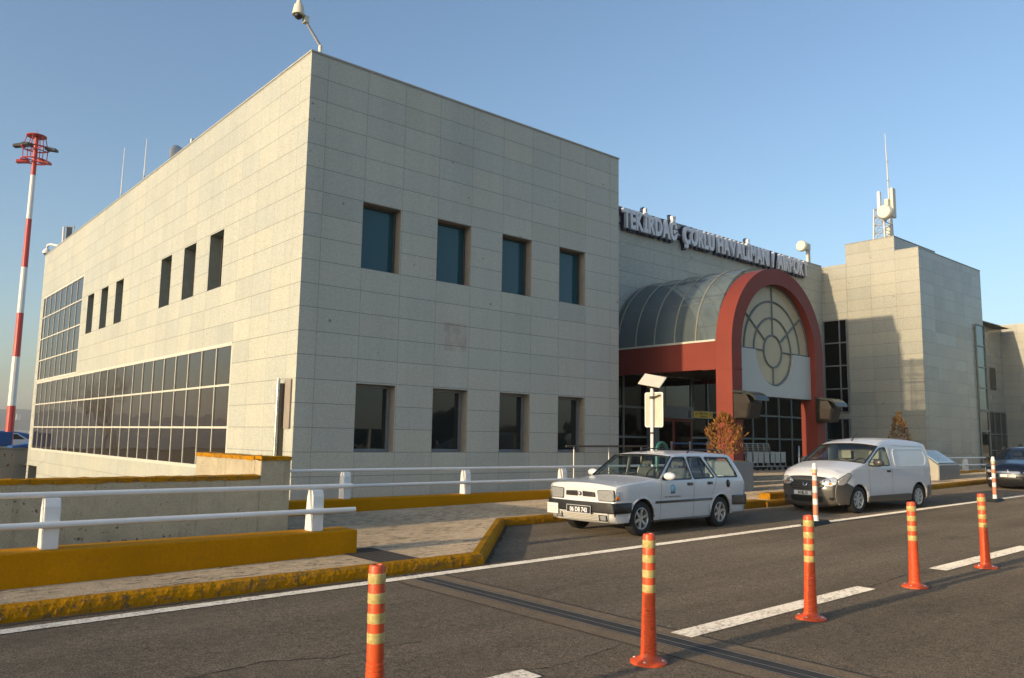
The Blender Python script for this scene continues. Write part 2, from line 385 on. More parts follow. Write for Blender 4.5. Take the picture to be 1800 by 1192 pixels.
def yellow(name, chip, base=(0.55, 0.232, 0.001), bumpy=0.3, joints=False):
    t = NT(name); p = t.pos()
    big = t.ramp(t.noise(p, 1.3, 4), 0.3, 0.7, 0.88, 1.1); fine = t.ramp(t.noise(p, 30, 3, 0.7), 0.3, 0.7, 0.9, 1.1)
    c = t.n('VectorMath', _operation='SCALE', i0=base, Scale=t.math('MULTIPLY', big, fine)).outputs[0]
    n1 = t.noise(p, 11, 5, 0.75)
    c = t.mix(t.math('MULTIPLY', t.ramp(n1, 0.55, 0.64), chip), c, (0.10, 0.08, 0.055))
    if joints:
        g = t.n('NewGeometry'); sx = t.n('SeparateXYZ', Vector=g.outputs['Position']).outputs[0]
        jn = t.math('LESS_THAN', t.math('PINGPONG', t.math('ADD', sx, t.math('MULTIPLY', n1, .03)), 0.5), 0.012)
        c = t.mix(t.math('MULTIPLY', jn, 0.4), c, (0.05, 0.04, 0.03))
        c = t.mix(t.math('MULTIPLY', t.ramp(t.noise(t.pos((1.2, 6, 6)), 1.0, 4, .7), .52, .66), 0.5), c, (0.17, 0.12, 0.05))
    t.p(Base_Color=c, Roughness=0.7, Specular_IOR_Level=0.08); t.bump(t.math('ADD', t.noise(p, 22, 4, 0.7), n1), bumpy, 0.012); return t.m
M['yellow'] = yellow('yellow_parapet_paint', 0.12, bumpy=0.15)
M['yellow_worn'] = yellow('chipped_yellow_kerb_paint', 0.85, (0.46, 0.205, 0.003), bumpy=1.0, joints=True)

def car_paint(name, col, rough=0.28, dirt=0.35, metal=0.0):
    t = NT(name); g = t.n('TexCoord'); sp = t.n('SeparateXYZ', Vector=g.outputs['Object'])
    nz = t.noise(g.outputs['Object'], 5, 4)
    low = t.ramp(t.math('ADD', sp.outputs[2], t.math('MULTIPLY', nz, 0.25)), 0.40, 0.78, 1.0, 0.0)
    d = t.math('MULTIPLY', t.math('ADD', t.math('MULTIPLY', low, 0.75), t.ramp(nz, 0.5, 0.8, 0.0, 0.22)), dirt)
    c = t.mix(d, col, (0.22, 0.18, 0.13))
    t.p(Base_Color=c, Roughness=t.ramp(d, 0, 0.4, rough, 0.6), Metallic=metal, Coat_Weight=0.5, Coat_Roughness=0.12)
    return t.m
M['car_white'] = car_paint('white_car_paint', (0.66, 0.67, 0.68), 0.25, 0.3)
M['van_white'] = car_paint('dusty_white_van_paint', (0.66, 0.67, 0.69), 0.3, 0.5)
M['car_black'] = car_paint('dark_blue_car_paint', (0.008, 0.011, 0.022), 0.2, 0.12, 0.2)
M['bumper'] = car_paint('grey_bumper_plastic', (0.045, 0.043, 0.04), 0.55, 0.35)
M['car_glass'] = glass_clear('car_glass', (0.78, 0.86, 0.84), 1.1)
M['car_glass_dark'] = glass_clear('dark_car_glass', (0.45, 0.50, 0.52), 1.3)
M['alloy'] = plain('alloy', (0.50, 0.49, 0.46), 0.35, 0.6, 0.5, 0.1, 20)

# reflective tape: pale yellow with a paler seam
def tape():
    t = NT('yellow_reflective_tape'); p = t.pos(); n = t.noise(p, 40, 2)
    c = t.mix(t.ramp(n, 0.35, 0.65), (0.55, 0.42, 0.14), (0.70, 0.57, 0.24))
    t.p(Base_Color=c, Roughness=0.35, Metallic=0.15); return t.m
M['tape'] = tape()
def leaf(name, c0, c1):
    t = NT(name); g = t.n('NewGeometry'); c = t.mix(g.outputs['Random Per Island'], c0, c1)
    t.p(Base_Color=c, Roughness=0.7, Specular_IOR_Level=0.3); return t.m
M['bush'] = leaf('rusty_conifer_foliage', (0.19, 0.07, 0.015), (0.33, 0.17, 0.045))
M['bush_green'] = leaf('bronze_conifer_foliage', (0.16, 0.085, 0.02), (0.30, 0.16, 0.05))
M['dead_leaf'] = leaf('dead_leaves', (0.16, 0.05, 0.02), (0.25, 0.09, 0.04))

# ------------------------------------------------------------------ setting: ground, road, pavement, kerb
def struct(o): o['kind'] = 'structure'; return o
g = MB()
xs = [-6000, -45, -10, 7.6, 50, 6000]; ys = [-6000, -30, 11.55, 46, 6000]
for i in range(5):
    for k in range(4):
        if i in (1, 2) and k == 2: continue
        g.quad(*[(x, y, zr(x) - 0.10) for x, y in ((xs[i], ys[k]), (xs[i + 1], ys[k]), (xs[i + 1], ys[k + 1]), (xs[i], ys[k + 1]))])
struct(g.build('ground', M['apron']))
g = MB(); g.quad((-45, 11.55, -3.0), (7.6, 11.55, -3.0), (7.6, 46, -3.0), (-45, 46, -3.0)); struct(g.build('yard', M['earth']))
# verge behind the photographer's back
g = MB()
for a, b in ((-300, -10), (-10, 50), (50, 400)):
    g.quad((a, -160, zr(a) - 0.06), (b, -160, zr(b) - 0.06), (b, -9, zr(b) - 0.06), (a, -9, zr(a) - 0.06))
struct(g.build('verge', M['earth']))

KERB = [(-40, 8.22), (-10, 8.20), (0, 8.18), (6.45, 8.03), (9.25, 10.95), (16.25, 10.75), (16.4, 10.2), (30, 10.5), (50, 10.75), (75, 10.9)]
g = MB()
rx = [-40, -10, 6.45, 9.25, 16.25, 16.4, 30, 50, 75]
for i in range(len(rx) - 1):
    a, b = rx[i], rx[i + 1]
    def ky(x):
        for (xa, ya), (xb, yb) in zip(KERB, KERB[1:]):
            if xa <= x <= xb: return ya + (yb - ya) * (x - xa) / (xb - xa)
        return 10.9
    g.quad((a, -9, zr(a)), (b, -9, zr(b)), (b, ky(b) + 0.1, zr(b)), (a, ky(a) + 0.1, zr(a)))
struct(g.build('road', M['asphalt']))

def path_mesh(pts, w0, w1, dz, step=None):   # ribbon along X following the road
    g = MB()
    for (xa, ya), (xb, yb) in zip(pts, pts[1:]):
        n = max(1, int(abs(xb - xa) / 4))
        for i in range(n):
            x0 = xa + (xb - xa) * i / n; x1 = xa + (xb - xa) * (i + 1) / n; y0 = ya + (yb - ya) * i / n; y1 = ya + (yb - ya) * (i + 1) / n
            g.quad((x0, y0 + w0, zr(x0) + dz), (x1, y1 + w0, zr(x1) + dz), (x1, y1 + w1, zr(x1) + dz), (x0, y0 + w1, zr(x0) + dz))
    return g
struct(path_mesh([(-40, 7.74), (-10, 7.74), (6, 7.74), (50, 7.74), (75, 7.74)], 0, 0.17, 0.008).build('edge_line', M['paint']))
for a, b in ((-5.1, -2.0), (-0.1, 0.6), (0.75, 3.87), (5.52, 8.75), (10.6, 13.85), (15.6, 18.8), (20.6, 23.8), (25.6, 28.8), (30.6, 33.8)):
    struct(path_mesh([(a, 4.16), (b, 4.16)], 0, 0.21, 0.008).build('lane_dash', M['paint']))

# pavement slabs follow the kerb back to the railings
PZ = 0.13
def pavement():
    g = MB()
    xs_ = [-40, -10, 0, 4.9, 6.45, 9.25, 16.25, 16.4, 22, 30, 50, 75]
    def back(x): return 11.6 if x < 5.4 else 17.9 if x < 40 else 19.4
    for a, b in zip(xs_, xs_[1:]):
        def ky(x):
            for (xa, ya), (xb, yb) in zip(KERB, KERB[1:]):
                if xa <= x <= xb: return ya + (yb - ya) * (x - xa) / (xb - xa)
        ya, yb = ky(a) + 0.16, ky(b) + 0.16
        n = 6
        ba = bb = back((a + b) / 2)
        for k in range(n):
            f0, f1 = k / n, (k + 1) / n
            g.quad((a, ya + (ba - ya) * f0, zr(a) + PZ), (b, yb + (bb - yb) * f0, zr(b) + PZ), (b, yb + (bb - yb) * f1, zr(b) + PZ), (a, ya + (ba - ya) * f1, zr(a) + PZ))
    return g
struct(pavement().build('pavement', M['sidewalk']))

def kerb_mesh():
    g = MB(); pts = []
    for (xa, ya), (xb, yb) in zip(KERB, KERB[1:]):
        L = math.hypot(xb - xa, yb - ya); n = max(1, int(L / (0.035 if -2 < xa < 17 and xb < 17 else 0.5)))
        for i in range(n): pts.append((xa + (xb - xa) * i / n, ya + (yb - ya) * i / n))
    pts.append(KERB[-1])
    prof = [(0.0, -0.03), (0.0, 0.04), (0.008, 0.085), (0.025, 0.122), (0.07, 0.140), (0.15, 0.140), (0.17, 0.12)]
    rows = []
    for i, (x, y) in enumerate(pts):
        x0, y0 = pts[max(0, i - 1)]; x1, y1 = pts[min(len(pts) - 1, i + 1)]
        d = Vector((x1 - x0, y1 - y0)).normalized(); nrm = Vector((-d.y, d.x))
        row = []
        for k, (o, h) in enumerate(prof):
            j = noise.noise(Vector((x * 6, y * 6, h * 20 + k))) * 0.005 + noise.noise(Vector((x * 17, y * 17, k * 3.1))) * 0.006
            jj = 0 if k in (0, 6) else j
            row.append((x + nrm.x * (o - jj), y + nrm.y * (o - jj), zr(x) + h + (jj * 0.7 if k > 1 else 0)))
        rows.append(row)
    for a, b in zip(rows, rows[1:]):
        for k in range(len(prof) - 1): g.quad(a[k], b[k], b[k + 1], a[k + 1])
    return g
kerb = kerb_mesh().build('kerb', M['yellow_worn'], fix=False)
bm = bmesh.new(); bm.from_mesh(kerb.data); bmesh.ops.remove_doubles(bm, verts=bm.verts, dist=0.001); bmesh.ops.recalc_face_normals(bm, faces=bm.faces); bm.to_mesh(kerb.data); bm.free()
struct(kerb)
g = MB(); rg = random.Random(8)
for (xa, ya), (xb, yb) in zip(KERB[:-1], KERB[1:]):
    n = max(2, int(math.hypot(xb - xa, yb - ya) / .12)); L = []
    if xb < -9 or xa > 35: continue
    for i in range(n + 1):
        f = i / n; x = xa + (xb - xa) * f; y = ya + (yb - ya) * f; L.append((x, y, .05 + .06 * rg.random() + .04 * noise.noise(Vector((x * 1.7, 0, 0)))))
    for (x0, y0, w0), (x1, y1, w1) in zip(L, L[1:]): g.quad((x0, y0 - w0, zr(x0) + .0045), (x1, y1 - w1, zr(x1) + .0045), (x1, y1 + .01, zr(x1) + .0045), (x0, y0 + .01, zr(x0) + .0045))
struct(g.build('gutter_dirt', concrete('gutter_grit', (0.085, 0.068, 0.046), weeds=.6, bmp=1.0)))
# expansion joint crossing the bridge deck: mortar bands, rubber and steel rails, and the same across the pavement
g = MB()
mats = [concrete('joint_mortar', (0.155, 0.122, 0.088), bmp=1.0), plain('dusty_rubber', (0.075, 0.066, 0.055), 0.9, 0, 0.2, 0.3, 9), M['galv']]
def strip(x0, x1, y0, y1, dz, m):
    g.cur = m; n = 8
    for i in range(n):
        a = y0 + (y1 - y0) * i / n; b = y0 + (y1 - y0) * (i + 1) / n
        g.quad((x0, a, zr(x0) + dz), (x1, a, zr(x1) + dz), (x1, b, zr(x1) + dz), (x0, b, zr(x0) + dz))
strip(4.98, 5.13, -9, 8.0, 0.004, 0); strip(5.47, 5.62, -9, 8.0, 0.004, 0)
strip(5.13, 5.47, -9, 8.0, 0.003, 0); strip(5.19, 5.41, -9, 8.0, 0.006, 1)
for xx, w in ((4.965, 0.015), (5.62, 0.015)): strip(xx, xx + w, -9, 8.0, 0.006, 1)
for xx in (5.185, 5.29, 5.41): strip(xx, xx + 0.006, -9, 8.0, 0.009, 2)
strip(5.05, 5.60, 8.2, 9.35, PZ + 0.006, 1)
for xx in (5.14, 5.24, 5.34, 5.44, 5.54): strip(xx, xx + 0.016, 8.2, 9.35, PZ + 0.010, 0)
struct(g.build('expansion_joint', mats))
# cracks and litter on the asphalt
def crack(pts, w, seed):
    r = random.Random(seed); g = MB(); L = []
    for (xa, ya), (xb, yb) in zip(pts, pts[1:]):
        n = max(2, int(math.hypot(xb - xa, yb - ya) / 0.06))
        for i in range(n):
            f = i / n; L.append((xa + (xb - xa) * f + r.uniform(-.012, .012), ya + (yb - ya) * f + r.uniform(-.018, .018), w * r.uniform(0.3, 1.2)))
    for (xa, ya, wa), (xb, yb, wb) in zip(L, L[1:]):
        d = Vector((xb - xa, yb - ya)).normalized(); nx, ny = -d.y, d.x
        g.quad((xa - nx * wa, ya - ny * wa, zr(xa) + .004), (xb - nx * wb, yb - ny * wb, zr(xb) + .004), (xb + nx * wb, yb + ny * wb, zr(xb) + .004), (xa + nx * wa, ya + ny * wa, zr(xa) + .004))
    return g
M['crack'] = plain('crack_tar', (0.016, 0.014, 0.012), 0.9)
for i, (pts, w) in enumerate((([(1.0, 5.75), (2.07, 5.63), (2.55, 5.69), (3.01, 5.46), (3.38, 5.5), (3.84, 5.45)], 0.006), ([(3.75, 4.45), (4.02, 4.31), (4.26, 4.29), (4.8, 4.35), (5.0, 4.4)], 0.004),
                              ([(8.7, 4.26), (9.2, 4.3), (10.0, 4.36), (10.6, 4.3)], 0.005), ([(5.6, 6.2), (6.3, 6.4), (7.4, 6.3)], 0.003))):
    struct(crack(pts, w, i).build('road_crack', M['crack']))
# tree line and hills far off
def ridge(x_of, y_of, a0, a1, R, h, seed, name, mat, n=160):
    g = MB(); rows = []
    for i in range(n + 1):
        a = a0 + (a1 - a0) * i / n; row = []
        for k, (rr, hh) in enumerate(((R * 0.80, 0.0), (R * 0.88, 0.35), (R * 0.95, 0.75), (R, 1.0), (R * 1.15, 0.8))):
            q = Vector((math.cos(a) * 3.0, math.sin(a) * 3.0, seed + k * 0.21))
            z = h * hh * (0.72 + 0.42 * noise.noise(q * 1.3) + 0.18 * noise.noise(q * 5.0) + 0.05 * noise.noise(q * 21))
            row.append((math.cos(a) * rr, math.sin(a) * rr, z - 0.2))
        rows.append(row)
    for a, b in zip(rows, rows[1:]):
        for k in range(4): g.quad(a[k], b[k], b[k + 1], a[k + 1])
    return struct(g.build(name, mat, smooth=True))
g = MB(); rd0 = random.Random(5); px = -260.0
while px < 320:
    w0 = rd0.uniform(2.0, 5.0); h0 = rd0.uniform(2.2, 4.6)
    for _ in range(26):
        a = Vector((px + rd0.uniform(0, w0), -62 + rd0.uniform(-2, 2), zr(px) + h0 * rd0.random() ** .7)); d1 = Vector((rd0.uniform(-1, 1), rd0.uniform(-.4, .4), rd0.uniform(-.6, 1))).normalized() * rd0.uniform(.5, 1.1); d2 = d1.orthogonal().normalized() * rd0.uniform(.4, .9)
        g.quad(a - d1 - d2, a + d1 - d2, a + d1 + d2, a - d1 + d2)
    px += w0 * .8
o = g.build('tree_belt', leaf('dark_hedge_foliage', (0.02, 0.022, 0.012), (0.05, 0.045, 0.022)), fix=False); tag(o, 'dark belt of trees and hedges along the far side of the road', 'trees', kind='stuff')
ridge(0, 0, 0, 2 * PI, 2500, 62, 3.0, 'hills', M['hill'])

# ------------------------------------------------------------------ terminal building
BX0, BX1, BY, BTOP, BEND = 7.59, 17.86, 16.0, 10.18, 44.6
SY = 18.61; STOP = 9.82; RX, RY, RTOP, RX1 = 34.9, 14.2, 9.98, 41.82
term = empty('terminal_building', (BX0, BY, 0), 'large airport terminal clad in grey granite panels with dark windows and arched entrance', 'building')
def wall_holes(mb, axis, c, a0, a1, z0, z1, holes, depth, sgn, rm=1):
    # wall in the plane axis = c, spanning a (the other horizontal axis) and z, with rectangular holes and reveals going back by depth
    def P(a, z, d=0.0): return (a, c + sgn * d, z) if axis == 'y' else (c + sgn * d, a, z)
    A = sorted({a0, a1} | {h[0] for h in holes} | {h[1] for h in holes}); Z = sorted({z0, z1} | {h[2] for h in holes} | {h[3] for h in holes})
    mb.cur = 0
    for i in range(len(A) - 1):
        for k in range(len(Z) - 1):
            am, zm = (A[i] + A[i + 1]) / 2, (Z[k] + Z[k + 1]) / 2
            if any(h[0] < am < h[1] and h[2] < zm < h[3] for h in holes): continue
            mb.quad(P(A[i], Z[k]), P(A[i + 1], Z[k]), P(A[i + 1], Z[k + 1]), P(A[i], Z[k + 1]))
    mb.cur = rm
    for h in holes:
        d = h[4] if len(h) > 4 else depth
        b, e, lo, hi = h[:4]
        mb.quad(P(b, lo), P(b, hi), P(b, hi, d), P(b, lo, d)); mb.quad(P(e, lo), P(e, hi), P(e, hi, d), P(e, lo, d))
        mb.quad(P(b, lo), P(e, lo), P(e, lo, d), P(b, lo, d)); mb.quad(P(b, hi), P(e, hi), P(e, hi, d), P(b, hi, d))
    mb.cur = 0
FWX = [(9.05, 10.09), (11.16, 12.21), (13.27, 14.31), (15.37, 16.41)]
FWZ = [(5.425, 6.99), (1.225, 2.765)]
SWY = [(20.70, 21.70), (22.78, 23.78), (24.89, 25.88), (30.05, 31.02), (32.06, 33.02), (34.13, 35.09)]
SWZ = (5.42, 6.97)
CW_LOW = (19.67, 43.92, 0.72, 3.83); CW_UP = (36.05, 43.92, 3.83, 7.95)
mb = MB()
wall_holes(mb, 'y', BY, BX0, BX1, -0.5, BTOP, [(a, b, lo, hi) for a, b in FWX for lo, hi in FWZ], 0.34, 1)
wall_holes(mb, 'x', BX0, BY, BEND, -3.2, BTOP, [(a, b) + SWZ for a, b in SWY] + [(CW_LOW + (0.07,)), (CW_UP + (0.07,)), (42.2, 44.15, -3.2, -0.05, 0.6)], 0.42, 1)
mb.quad((BX0, BEND, -3.2), (BX1 + 8, BEND, -3.2), (BX1 + 8, BEND, BTOP), (BX0, BEND, BTOP))
mb.quad((BX1, BY, -0.5), (BX1, BEND, -0.5), (BX1, BEND, BTOP), (BX1, BY, BTOP))
mb.build('main_block', [M['granite'], M['reveal']], term).location = (-BX0, -BY, 0)
def part(mb, name, mats, parent=term, **kw):
    o = mb.build(name, mats, parent, **kw)
    if parent is term: o.location = (-BX0, -BY, 0)
    return o
mb = MB(); mb.quad((BX0 + .02, BY + .02, BTOP - 0.6), (BX1 - .02, BY + .02, BTOP - 0.6), (BX1 - .02, BEND - .02, BTOP - 0.6), (BX0 + .02, BEND - .02, BTOP - 0.6))
mb.quad((BX1, SY + .1, STOP - .4), (60, SY + .1, STOP - .4), (60, BEND, STOP - .4), (BX1, BEND, STOP - .4))
part(mb, 'roof', M['roof'])
mb = MB()                                      # metal copings
mb.box(BX0 - .02, BX1 + .02, BY - .02, BY + .28, BTOP, BTOP + .035); mb.box(BX0 - .02, BX0 + .28, BY + .28, BEND, BTOP, BTOP + .035); mb.box(BX1 - .28, BX1 + .02, BY + .28, BEND, BTOP, BTOP + .035)
mb.box(BX1 + .02, RX, SY - .02, SY + .25, STOP, STOP + .03)
mb.box(RX - .02, RX1 + .02, RY - .02, RY + .25, RTOP, RTOP + .03); mb.box(RX - .02, RX + .25, RY + .25, 15.18, RTOP, RTOP + .03)
part(mb, 'coping', M['coping'])
# windows: frame with a pane each
def window(axis, c, a0, a1, z0, z1, depth, sgn, glass, name='window', fm=M['alu_dark'], fw=0.05, div=False):
    mb = MB()
    def B(x0, x1, lo, hi, d0, d1):
        if axis == 'y': mb.box(x0, x1, min(c + sgn * d0, c + sgn * d1), max(c + sgn * d0, c + sgn * d1), lo, hi)
        else: mb.box(min(c + sgn * d0, c + sgn * d1), max(c + sgn * d0, c + sgn * d1), x0, x1, lo, hi)
    d = depth
    e = .001
    B(a0 + e, a0 + fw, z0 + e, z1 - e, d - .07, d); B(a1 - fw, a1 - e, z0 + e, z1 - e, d - .07, d); B(a0 + fw, a1 - fw, z0 + e, z0 + fw, d - .07, d); B(a0 + fw, a1 - fw, z1 - fw, z1 - e, d - .07, d)
    if div: B(a1 - 0.30, a1 - 0.25, z0 + fw, z1 - fw, d - .06, d)
    w = part(mb, name, fm, bevel=0.006)
    mb = MB(); mb.cur = 0
    B(a0 + fw - .01, a1 - fw + .01, z0 + fw - .01, z1 - fw + .01, d - .03, d - .01)
    mb.build('pane', glass, w)
    return w
for i, (a, b) in enumerate(FWX):
    window('y', BY, a, b, *FWZ[0], 0.30, 1, M['glass_win'])
    window('y', BY, a, b, *FWZ[1], 0.30, 1, M['glass_low'], fm=M['alu_grey'], fw=0.07)
for a, b in SWY: window('x', BX0, a, b, *SWZ, 0.38, 1, M['glass_win'])
st = NT('faint_red_smudge'); sp_ = st.pos(); d1 = st.ramp(st.noise(sp_, 2.6, 4, .7), .42, .62, 0, .16)
st.p(Base_Color=(.42, .12, .08), Roughness=.8, Alpha=d1)
mb = MB(); mb.quad((11.45, BY - .003, 3.72), (12.15, BY - .003, 3.72), (12.15, BY - .003, 4.42), (11.45, BY - .003, 4.42)); part(mb, 'wall_smudge', st.m)
# curtain walls: one glazed area each with its grid of mullions
def curtain(Y0, Y1, zs, name, x=BX0):
    mb = MB(); mb.box(x + .02, x + .05, Y0 + .01, Y1 - .01, zs[0] + .01, zs[-1] - .01)
    gl = part(mb, name, M['glass_strip'])
    mb = MB(); n = round((Y1 - Y0) / 1.05); y = Y0
    k = 0
    for y in [Y0 + 1.05 * i for i in range(n + 1)]:
        y = min(y, Y1); w = .020 if 0 < k < n else .04; k += 1
        mb.box(x - .003, x + .02, y - w, y + w, zs[0], zs[-1])
    for z in zs:
        w = .026 if z not in (zs[0], zs[-1]) else .045
        mb.box(x - .008, x + .02, Y0, Y1, z - w, z + w)
    mb.build('mullion_grid', M['alu'], gl)
    return gl
curtain(CW_LOW[0], CW_LOW[1], [0.72, 1.74, 2.80, 3.83], 'curtain_wall')
curtain(CW_UP[0], CW_UP[1], [3.93, 4.88, 5.91, 6.95, 7.95], 'curtain_wall')
# recessed sign wall, right wing, stair tower, far wing
mb = MB(); mb.quad((BX1, SY, 0), (RX, SY, 0), (RX, SY, STOP), (BX1, SY, STOP)); part(mb, 'sign_wall', M['granite'])
mb = MB()
mb.box(RX, RX1, RY, 17.42, 0, RTOP); mb.box(RX, RX1, 17.425, BEND, 0, STOP - .05)
part(mb, 'right_wing', M['granite_right'])
mb = MB(); mb.box(RX, 39.2, 15.2, 17.42, RTOP + .001, 10.65); part(mb, 'stair_tower', M['granite_right'])
mb = MB(); mb.box(RX - .02, 39.22, 15.18, 15.4, 10.65, 10.68); mb.box(RX - .02, RX + .2, 15.4, 17.44, 10.65, 10.68); part(mb, 'coping', M['alu_grey'])
mb = MB(); mb.quad((RX1, 19.5, 0), (60.55, 19.5, 0), (60.55, 19.5, 9.8), (RX1, 19.5, 9.8)); mb.box(60.55, 75, 9, 30, 0, 9.8)
part(mb, 'far_wing', M['granite_right'])
window('y', 19.5, 58.15, 59.1, 5.27, 6.75, 0.05, -1, M['glass_low'])
def grid_glazing(axis, c, sgn, As, Zs, name, glass, fm, t=.03, off=.03, gw=None):
    mb = MB()
    def B(m, a0, a1, z0, z1, d0, d1):
        lo, hi = min(c + sgn * d0, c + sgn * d1), max(c + sgn * d0, c + sgn * d1)
        if axis == 'y': m.box(a0, a1, lo, hi, z0, z1)
        else: m.box(lo, hi, a0, a1, z0, z1)
    B(mb, As[0], As[-1], Zs[0], Zs[-1], 0.002, off)
    gl = part(mb, name, glass)
    mb = MB()
    for a in As: B(mb, a - t, a + t, Zs[0], Zs[-1], off, off + .05)
    for z in Zs: B(mb, As[0], As[-1], z - t, z + t, off, off + .045)
    mb.build('mullion_grid', fm, gl); return gl
grid_glazing('y', 19.5, -1, [57.3, 58.4, 59.5, 60.5], [0.4, 1.3, 2.35, 3.8], 'ground_floor_glazing', M['glass_low'], M['alu_grey'], .03)
grid_glazing('x', RX, -1, [17.46, 17.80, 18.56], [3.0, 4.05, 5.1, 6.15, 7.2], 'tall_window', M['glass_entry'], M['alu_grey'], .025)
grid_glazing('x', RX, -1, [17.46, 17.80, 18.56], [0.55, 1.75, 2.7], 'low_window', M['glass_low'], M['alu_grey'], .03)
grid_glazing('y', RY, -1, [40.70, 41.80], [3.25, 4.29, 5.26, 6.26, 7.27], 'corner_window', M['glass_teal'], M['grey_steel'], .02)
grid_glazing('y', RY, -1, [40.70, 41.80], [0.55, 2.28, 3.18], 'corner_window', M['glass_low'], M['grey_steel'], .03)
# entrance glazing under the canopy, with sliding doors
grid_glazing('y', SY, -1, [BX1 + .1, 19.4, 20.95, 22.25], [0.55, 1.70, 2.74, 3.9], 'entrance_glazing', M['glass_entry'], M['grey_steel'], .035)
grid_glazing('y', SY, -1, [24.75, 25.8, 26.9, 27.95], [0.55, 1.72, 2.70, 3.9], 'entrance_glazing', M['glass_entry'], M['grey_steel'], .035)
grid_glazing('y', SY, -1, [28.05, 28.85, 29.85, 30.83, 31.84, 32.85, 34.5], [0.55, 1.73, 2.68, 3.9], 'entrance_glazing', M['glass_entry'], M['grey_steel'], .035)
mb = MB(); mb.box(22.28, 22.52, SY - .35, SY - .05, 0.55, 3.9); mb.box(22.52, 24.72, SY - .2, SY - .002, 2.4, 2.86); part(mb, 'door_surround', M['grey_steel'])
mb = MB(); mb.box(22.52, 24.72, SY - .05, SY - .003, 2.86, 3.9); part(mb, 'fanlight', M['glass_low'])
for a in (22.55, 23.63):
    mb = MB(); mb.box(a, a + .06, SY - .13, SY - .08, .56, 2.4); mb.box(a + 1.0, a + 1.06, SY - .13, SY - .08, .56, 2.4); mb.box(a + .06, a + 1.0, SY - .13, SY - .08, .56, .70); mb.box(a + .06, a + 1.0, SY - .13, SY - .08, 2.3, 2.4)
    d = part(mb, 'sliding_door', M['red'])
    mb = MB(); mb.box(a + .06, a + 1.0, SY - .115, SY - .095, .70, 2.3); mb.build('pane', M['glass_entry'], d)
# raised entrance platform and its steps
g = MB(); g.box(17.9, 34.88, 14.25, SY, 0, 0.55); g.box(17.9, 34.88, 13.85, 14.25, 0, 0.49); g.box(17.9, 34.6, 13.45, 13.85, 0, 0.43); struct(g.build('platform', M['plaza']))

# ------------------------------------------------------------------ arched entrance portal with glass barrel vault
CX, CZ, RO, RI = 23.02, 4.47, 2.68, 2.17
portal = empty('entrance_portal', (CX, 13.74, 0.4), 'terracotta arched entrance portal with round rose window and glass barrel vault behind', 'portal')
def pp(mb, name, mats, parent=portal, **kw):
    o = mb.build(name, mats, parent, **kw)
    if parent is portal: o.location = (-CX, -13.74, -0.4)
    return o
def arc(c, z, r, a0, a1, n): return [(c + r * math.cos(a0 + (a1 - a0) * i / n), z + r * math.sin(a0 + (a1 - a0) * i / n)) for i in range(n + 1)]
poly = [(CX + RO, 0.3)] + arc(CX, CZ, RO, 0, PI, 40) + [(CX - RO, 0.3), (CX - RI, 0.3)] + arc(CX, CZ, RI, PI, 0, 40) + [(CX + RI, 0.3)]
mb = MB(); mb.prism(poly, 'y', 13.74, 14.31); pp(mb, 'arch_frame', M['red'], smooth=30)
mb = MB()
for z in (3.755,): mb.box(CX - RO - .015, CX - RI + .015, 13.725, 14.8, z, z + .03)
pp(mb, 'ledge', M['red'])
for sx in (-1, 1):
    x0, x1 = (CX - RO, CX - RO + .25) if sx < 0 else (CX + RO - .25, CX + RO)
    mb = MB(); mb.box(x0, x1, 14.312, SY - .01, 3.77, 4.62); pp(mb, 'fascia_beam', M['red'])
    mb = MB(); mb.box(min(x0, x1) - .02 if sx < 0 else x0, x1 if sx < 0 else x1 + .02, 14.312, SY - .01, 4.621, 4.68); pp(mb, 'gutter', M['alu'])
mb = MB(); mb.box(CX - RO + .26, CX + RO - .26, 14.33, SY - .01, 3.95, 4.0); pp(mb, 'soffit', M['soffit'])
panel = [(CX - RI + .003, 3.03), (CX + RI - .003, 3.03), (CX + RI - .003, CZ)] + arc(CX, CZ, 1.10, 0, -PI, 28) + [(CX - RI + .003, CZ)]
mb = MB(); mb.prism(panel, 'y', 13.93, 13.99); pp(mb, 'grey_panel', M['grey_panel'])
mb = MB(); mb.box(CX - RI + .01, CX + RI - .01, 14.0, 14.25, 3.03, 3.12); pp(mb, 'lintel', M['grey_steel'])
rose = MB(); rose.prism(arc(CX, CZ, RI - .005, 0, PI, 40), 'y', 14.03, 14.05); rose.prism(arc(CX, CZ - .001, 1.10, 0, -PI, 28), 'y', 14.031, 14.051)
rose = pp(rose, 'rose_window', M['rose_glass'])
mb = MB()
def ring(r, a0, a1, n=48, y=14.015, t=.032): mb.tube([(CX + r * math.cos(a0 + (a1 - a0) * i / n), y, CZ + .03 + r * math.sin(a0 + (a1 - a0) * i / n)) for i in range(n + 1)], t, 6)
ring(.52, 0, 2 * PI); ring(1.085, 0, 2 * PI); ring(1.62, 0, PI); ring(2.13, 0, PI)
for a, r0, r1 in ((0, .52, 2.13), (180, .52, 2.13), (36, .52, 2.13), (90, .52, 2.13), (144, .52, 2.13), (270, .52, 1.085)):
    a = math.radians(a); mb.tube([(CX + r * math.cos(a), 14.013, CZ + .03 + r * math.sin(a)) for r in (r0, r1)], .03, 6)
mb.build('tracery', M['grey_steel'], rose, smooth=True)
mb = MB()
VR = 2.62; n = 32
for k in range(n):
    a, b = PI * k / n, PI * (k + 1) / n
    mb.quad(*[(CX + VR * math.cos(t), y, 4.66 + VR * math.sin(t)) for t, y in ((a, 14.315), (b, 14.315), (b, SY - .01), (a, SY - .01))])
vg = pp(mb, 'vault_glass', M['vault_glass'], smooth=True)
